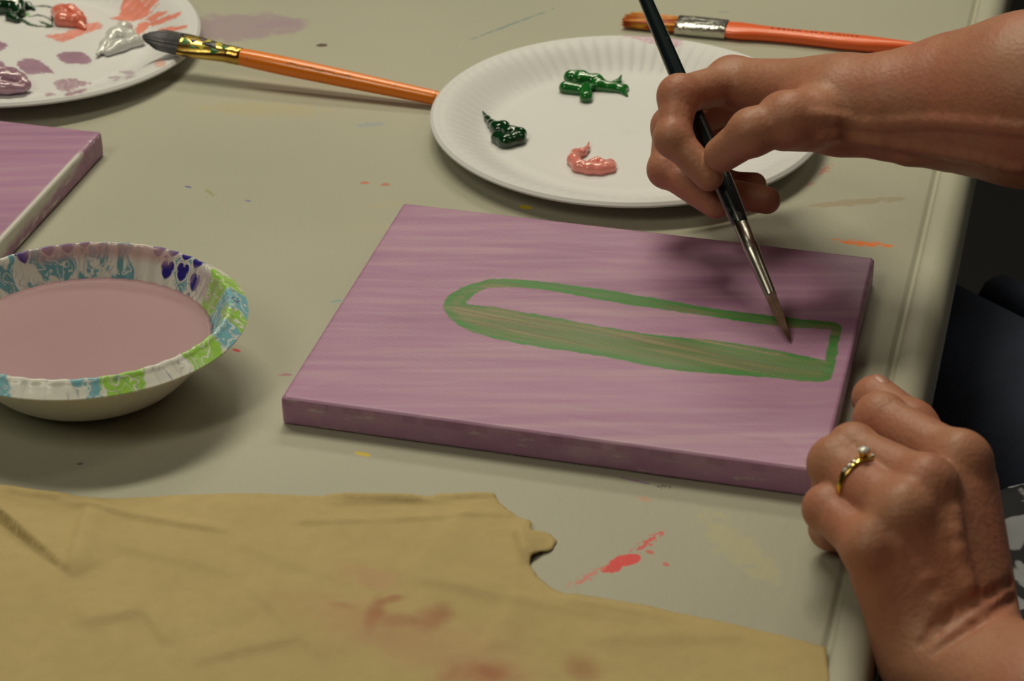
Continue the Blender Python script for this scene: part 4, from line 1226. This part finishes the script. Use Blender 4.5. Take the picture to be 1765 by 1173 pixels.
for sy in (-1, 1):
    b = MB(); c = head + EX * -.083 + EY * sy * .032 + np.array([0, 0, -.012])
    V = []; F = []; n = 12
    for i in range(7):
        for k_ in range(n):
            ph_ = math.pi * i / 6; a = 2 * math.pi * k_ / n
            V.append(c + .0115 * np.array([math.sin(ph_) * math.cos(a), math.sin(ph_) * math.sin(a), math.cos(ph_)]))
    for i in range(6):
        for k_ in range(n): F.append((i * n + k_, (i + 1) * n + k_, (i + 1) * n + (k_ + 1) % n, i * n + (k_ + 1) % n))
    b.add(V, F); b.build('eye', eye_w, person)
# hair
f = Field((.05, .55, .38), (.50, 1.15, .76), .0065)
f.ell(head + EX * .020 + np.array([0, 0, .022]), (.098, .088, .105), .02, hx)
f.ell(head + EX * .055 + np.array([0, 0, -.06]), (.055, .085, .10), .04, hx)
hn = simple('brown_hair', (.07, .04, .025), .45, .3, 90, .5, 300)
Vh, Fh = f.mesh(); mk('hair', Vh, Fh, hn, person)

# nails
nail = simple('fingernail', (.46, .22, .16), .3, .05)
def make_nail(c, dirv, nrm, L=.011, Wd=.0088):
    dirv = dirv / np.linalg.norm(dirv); nrm = nrm - dirv * (nrm @ dirv); nrm /= np.linalg.norm(nrm); s_ = np.cross(dirv, nrm)
    V = []; F = []; n = 10
    for i in range(n):
        for j_ in range(n):
            a = i / (n - 1) * 2 - 1; b_ = j_ / (n - 1) * 2 - 1
            wdt = math.sqrt(max(0, 1 - .55 * max(0, abs(a)) ** 4))
            V.append(c + dirv * a * L / 2 + s_ * b_ * Wd / 2 * wdt - nrm * (.0022 * b_ * b_ + .0006 * a * a))
    for i in range(n - 1):
        for j_ in range(n - 1): F.append((i * n + j_, (i + 1) * n + j_, (i + 1) * n + j_ + 1, i * n + j_ + 1))
    o_ = mk('fingernail', np.array(V), F, nail, person)
    md_ = o_.modifiers.new('t', 'SOLIDIFY'); md_.thickness = .0005; md_.offset = -1; return o_


t0, t1 = P_(1296, 228, .100), P_(1244, 266, .0835)
cdir = np.array([0, -.80, .60])
make_nail(t1 + (cdir * .55 + np.array([-.25, 0, .35])) * .0098, t1 - t0, cdir * .5 + np.array([-.1, 0, .5]))
t0 = P_(1570, 735, .022)
nn_ = np.array([-.1, .62, .78]); dd_ = (tT - t0) / np.linalg.norm(tT - t0); nn_ = nn_ - dd_ * (nn_ @ dd_); nn_ /= np.linalg.norm(nn_)
make_nail(tT - dd_ * .001 + nn_ * .0109, dd_, nn_, .010, .009)

# finger ring
ringo = MB(); axr = rP - rM; axr /= np.linalg.norm(axr); rc_ = rM + (rP - rM) * .60
upz = np.array([0, 0, 1.]) - axr * axr[2]; upz /= np.linalg.norm(upz); lat = np.cross(axr, upz)
Rg = .0123
pts = [rc_ + Rg * (upz * math.cos(a) + lat * math.sin(a)) for a in np.linspace(0, 2 * math.pi, 49)]
V = []; F = []; n = 10; ns = 48
for i in range(ns):
    a = 2 * math.pi * i / ns; rad = upz * math.cos(a) + lat * math.sin(a); wid = .0015 + .0008 * max(0, math.cos(a))
    for k_ in range(n):
        b_ = 2 * math.pi * k_ / n; V.append(rc_ + rad * (Rg + .0007 * math.cos(b_)) + axr * wid * math.sin(b_))
for i in range(ns):
    for k_ in range(n): F.append((i * n + k_, ((i + 1) % ns) * n + k_, ((i + 1) % ns) * n + (k_ + 1) % n, i * n + (k_ + 1) % n))
ringo.add(V, F)
goldr = NT('polished_gold', .18, Metallic=1.0); goldr.color((.85, .58, .16))
# claw head
hc = rc_ + upz * (Rg + .0005)
for k_ in range(4):
    a = math.pi / 4 + k_ * math.pi / 2; o_ = axr * math.cos(a) + lat * math.sin(a)
    ringo.tube([hc + o_ * .0008, hc + upz * .0025 + o_ * .0020, hc + upz * .0042 + o_ * .0023], [.0006, .0005, .0004], 8)
rg = ringo.build('ring', goldr.m, person)
gem = NT('cut_gemstone', .04); gem.b.inputs['Specular IOR Level'].default_value = 1.0; gem.b.inputs['IOR'].default_value = 2.2; gem.b.inputs['Transmission Weight'].default_value = .35; gem.color((.85, .85, .85))


def gemstone(c, r, nrm, name='gemstone'):
    V = [c - nrm * r * .85]; F = []; n = 8; x_ = np.cross(nrm, axr); x_ /= np.linalg.norm(x_); y_ = np.cross(nrm, x_)
    for (rr2, hh) in ((1, 0), (1, .12), (.58, .42)):
        for k_ in range(n):
            a = 2 * math.pi * (k_ + (.5 if hh > .3 else 0)) / n; V.append(c + r * rr2 * (x_ * math.cos(a) + y_ * math.sin(a)) + nrm * r * hh)
    for k_ in range(n):
        k2 = (k_ + 1) % n; F += [(0, 1 + k2, 1 + k_), (1 + k_, 1 + k2, 9 + k2, 9 + k_), (9 + k_, 9 + k2, 17 + k_), (9 + k2, 17 + k2, 17 + k_)]
    F.append([17 + k_ for k_ in range(n)])
    return mk(name, np.array(V), F, gem.m, rg, smooth=False)


gemstone(hc + upz * .0036, .0027, upz)
for s_ in (-1, 1):
    for q in (1, 2, 3):
        a = s_ * (.16 + q * .20); rad = upz * math.cos(a) + lat * math.sin(a); gemstone(rc_ + rad * (Rg + .0010), .0011, rad)

# jeans
jn = NT('dark_denim', .85)
tw = jn.n('TexWave', {'Vector': jn.mapping(rot=(.3, .2, .7)), 'Scale': 180, 'Distortion': 1.0}).outputs['Fac']
jn.color(jn.mix(jn.ramp(jn.noise(9, 4), .3, .7), (.012, .018, .040, 1), (.034, .048, .095, 1)))
jn.bump(jn.math('ADD', jn.math('MULTIPLY', tw, .3), jn.noise(24, 3, dist=1.2)), .6, .004)
f = Field((-.25, .30, -.76), (.80, 1.52, -.04), .009)
kR, kL = tb(-.10, .30, -.215), tb(-.14, -.30, -.215)
aR, aL = tb(-.09, .32, -.66), tb(-.12, -.31, -.66)
f.chain([hip + EY * .09, hip * .5 + kR * .5 + EY * .02, kR, (kR + aR) / 2, aR], [.125, .105, .080, .066, .056], .03)
f.chain([hip - EY * .09, hip * .5 + kL * .5 - EY * .02, kL, (kL + aL) / 2, aL], [.125, .098, .072, .066, .056], .03)
f.chain([hip - EY * .08 + EX * .02, hip + EY * .08 + EX * .02], [.125, .125], .04)
f.chain([hip + [0, 0, .02], hip + [0, 0, .10]], [.14, .12], .05)
for a, b, rad in ((tb(.00, .27, -.150), tb(.16, .10, -.140), .014), (tb(.04, .33, -.17), tb(.20, .20, -.150), .016), (tb(.02, .16, -.145), tb(.16, .02, -.135), .012)):
    f.cone(a, b, rad, rad * .7, .03)
Vj, Fj = f.mesh(); mk('jeans', Vj, Fj, jn.m, person)
shoe = simple('black_shoe_leather', (.015, .015, .015), .4)
for aa in (aR, aL):
    f = Field(aa + [-.25, -.2, -.1], aa + [.15, .2, .02], .006)
    g_ = aa * [1, 1, 0] + [0, 0, -TZ]
    f.chain([g_ + EX * .03 + [0, 0, .045], g_ - EX * .07 + [0, 0, .040], g_ - EX * .15 + [0, 0, .032]], [.040, .042, .030], .02)
    f.cone(g_ + [0, 0, .05], g_ + EX * .01 + [0, 0, .09], .040, .042, .02)
    f.D = np.maximum(f.D, (-TZ + .001 - f.ax[2])[None, None, :].astype(np.float32))
    Vs, Fs = f.mesh(); mk('shoe', Vs, Fs, shoe, person)
# patterned top
tp2 = NT('paisley_print_cloth', .8)
nv = tp2.noise(16, 3, dist=2.5); vo = tp2.n('TexVoronoi', {'Vector': tp2.mapping(), 'Scale': 42.0}, feature='SMOOTH_F1').outputs['Distance']
fm = tp2.math('ADD', vo, tp2.math('MULTIPLY', nv, .7))
c1_ = tp2.mix(tp2.ramp(tp2.math('SINE', tp2.math('MULTIPLY', fm, 22.0)), -.2, .5), (.016, .017, .024, 1), (.42, .43, .48, 1))
tp2.color(c1_); tp2.bump(tp2.noise(30, 3), .4, .004)
f = Field((.16, .36, -.30), (.75, 1.22, .46), .0085)
for sy in (-1, 1):
    f.chain([hip + EY * .085 * sy + [0, 0, .02], tb(.275, -.10, 0) + EY * .070 * sy, chest + EY * .080 * sy, tb(.245, -.10, .33) + EY * .07 * sy], [.135, .128, .122, .080], .05)
f.chain([shR, tb(.235, -.1, .345), shL], [.066, .07, .066], .03)
for sh_, el_ in ((shR, elbR), (shL, elbL)): f.cone(sh_, sh_ + (el_ - sh_) * .42, .070, .064, .02)
f.chain([tb(.155, -.20, -.085), tb(.145, -.10, -.080), tb(.155, .0, -.09)], [.030, .034, .030], .05)
f.chain([tb(.092, -.02, -.090), tb(.074, -.080, -.078), tb(.086, -.155, -.088)], [.022, .026, .024], .02)
f.D = np.maximum(f.D, -(np.sqrt((f.ax[0][:, None, None] - neck[0]) ** 2 + (f.ax[1][None, :, None] - neck[1]) ** 2 + (f.ax[2][None, None, :] - (neck[2] + .01)) ** 2) - .072).astype(np.float32))
Vt, Ft = f.mesh(); mk('patterned_top', Vt, Ft, tp2.m, person)

# chair the painter sits on
chr_ = empty('chair', tb(.36, -.10, -TZ), 'dark stacking chair under the painter beside the table', 'chair')
pad = simple('charcoal_seat_fabric', (.03, .03, .035), .9, .2, 200, .3, 500); blk = simple('black_chair_steel', (.02, .02, .022), .4, Metallic=.5)
b = MB(); b.box(tb(.36, -.10, -.350), (.44, .46, .05), (EX, EY, (0, 0, 1)), .022); b.build('seat', pad, chr_)
b = MB(); b.box(tb(.615, -.10, -.02), (.035, .44, .34), (EX, EY, (0, 0, 1)), .016); b.build('backrest', pad, chr_)
for ex in (.17, .57):
    for ey in (-.31, .11):
        b = MB(); zt = -.36 if ex < .3 else .10
        b.tube([tb(ex, ey, -TZ), tb(ex + (.03 if ex > .3 else 0), ey, zt)], .011, 12); b.build('leg', blk, chr_)
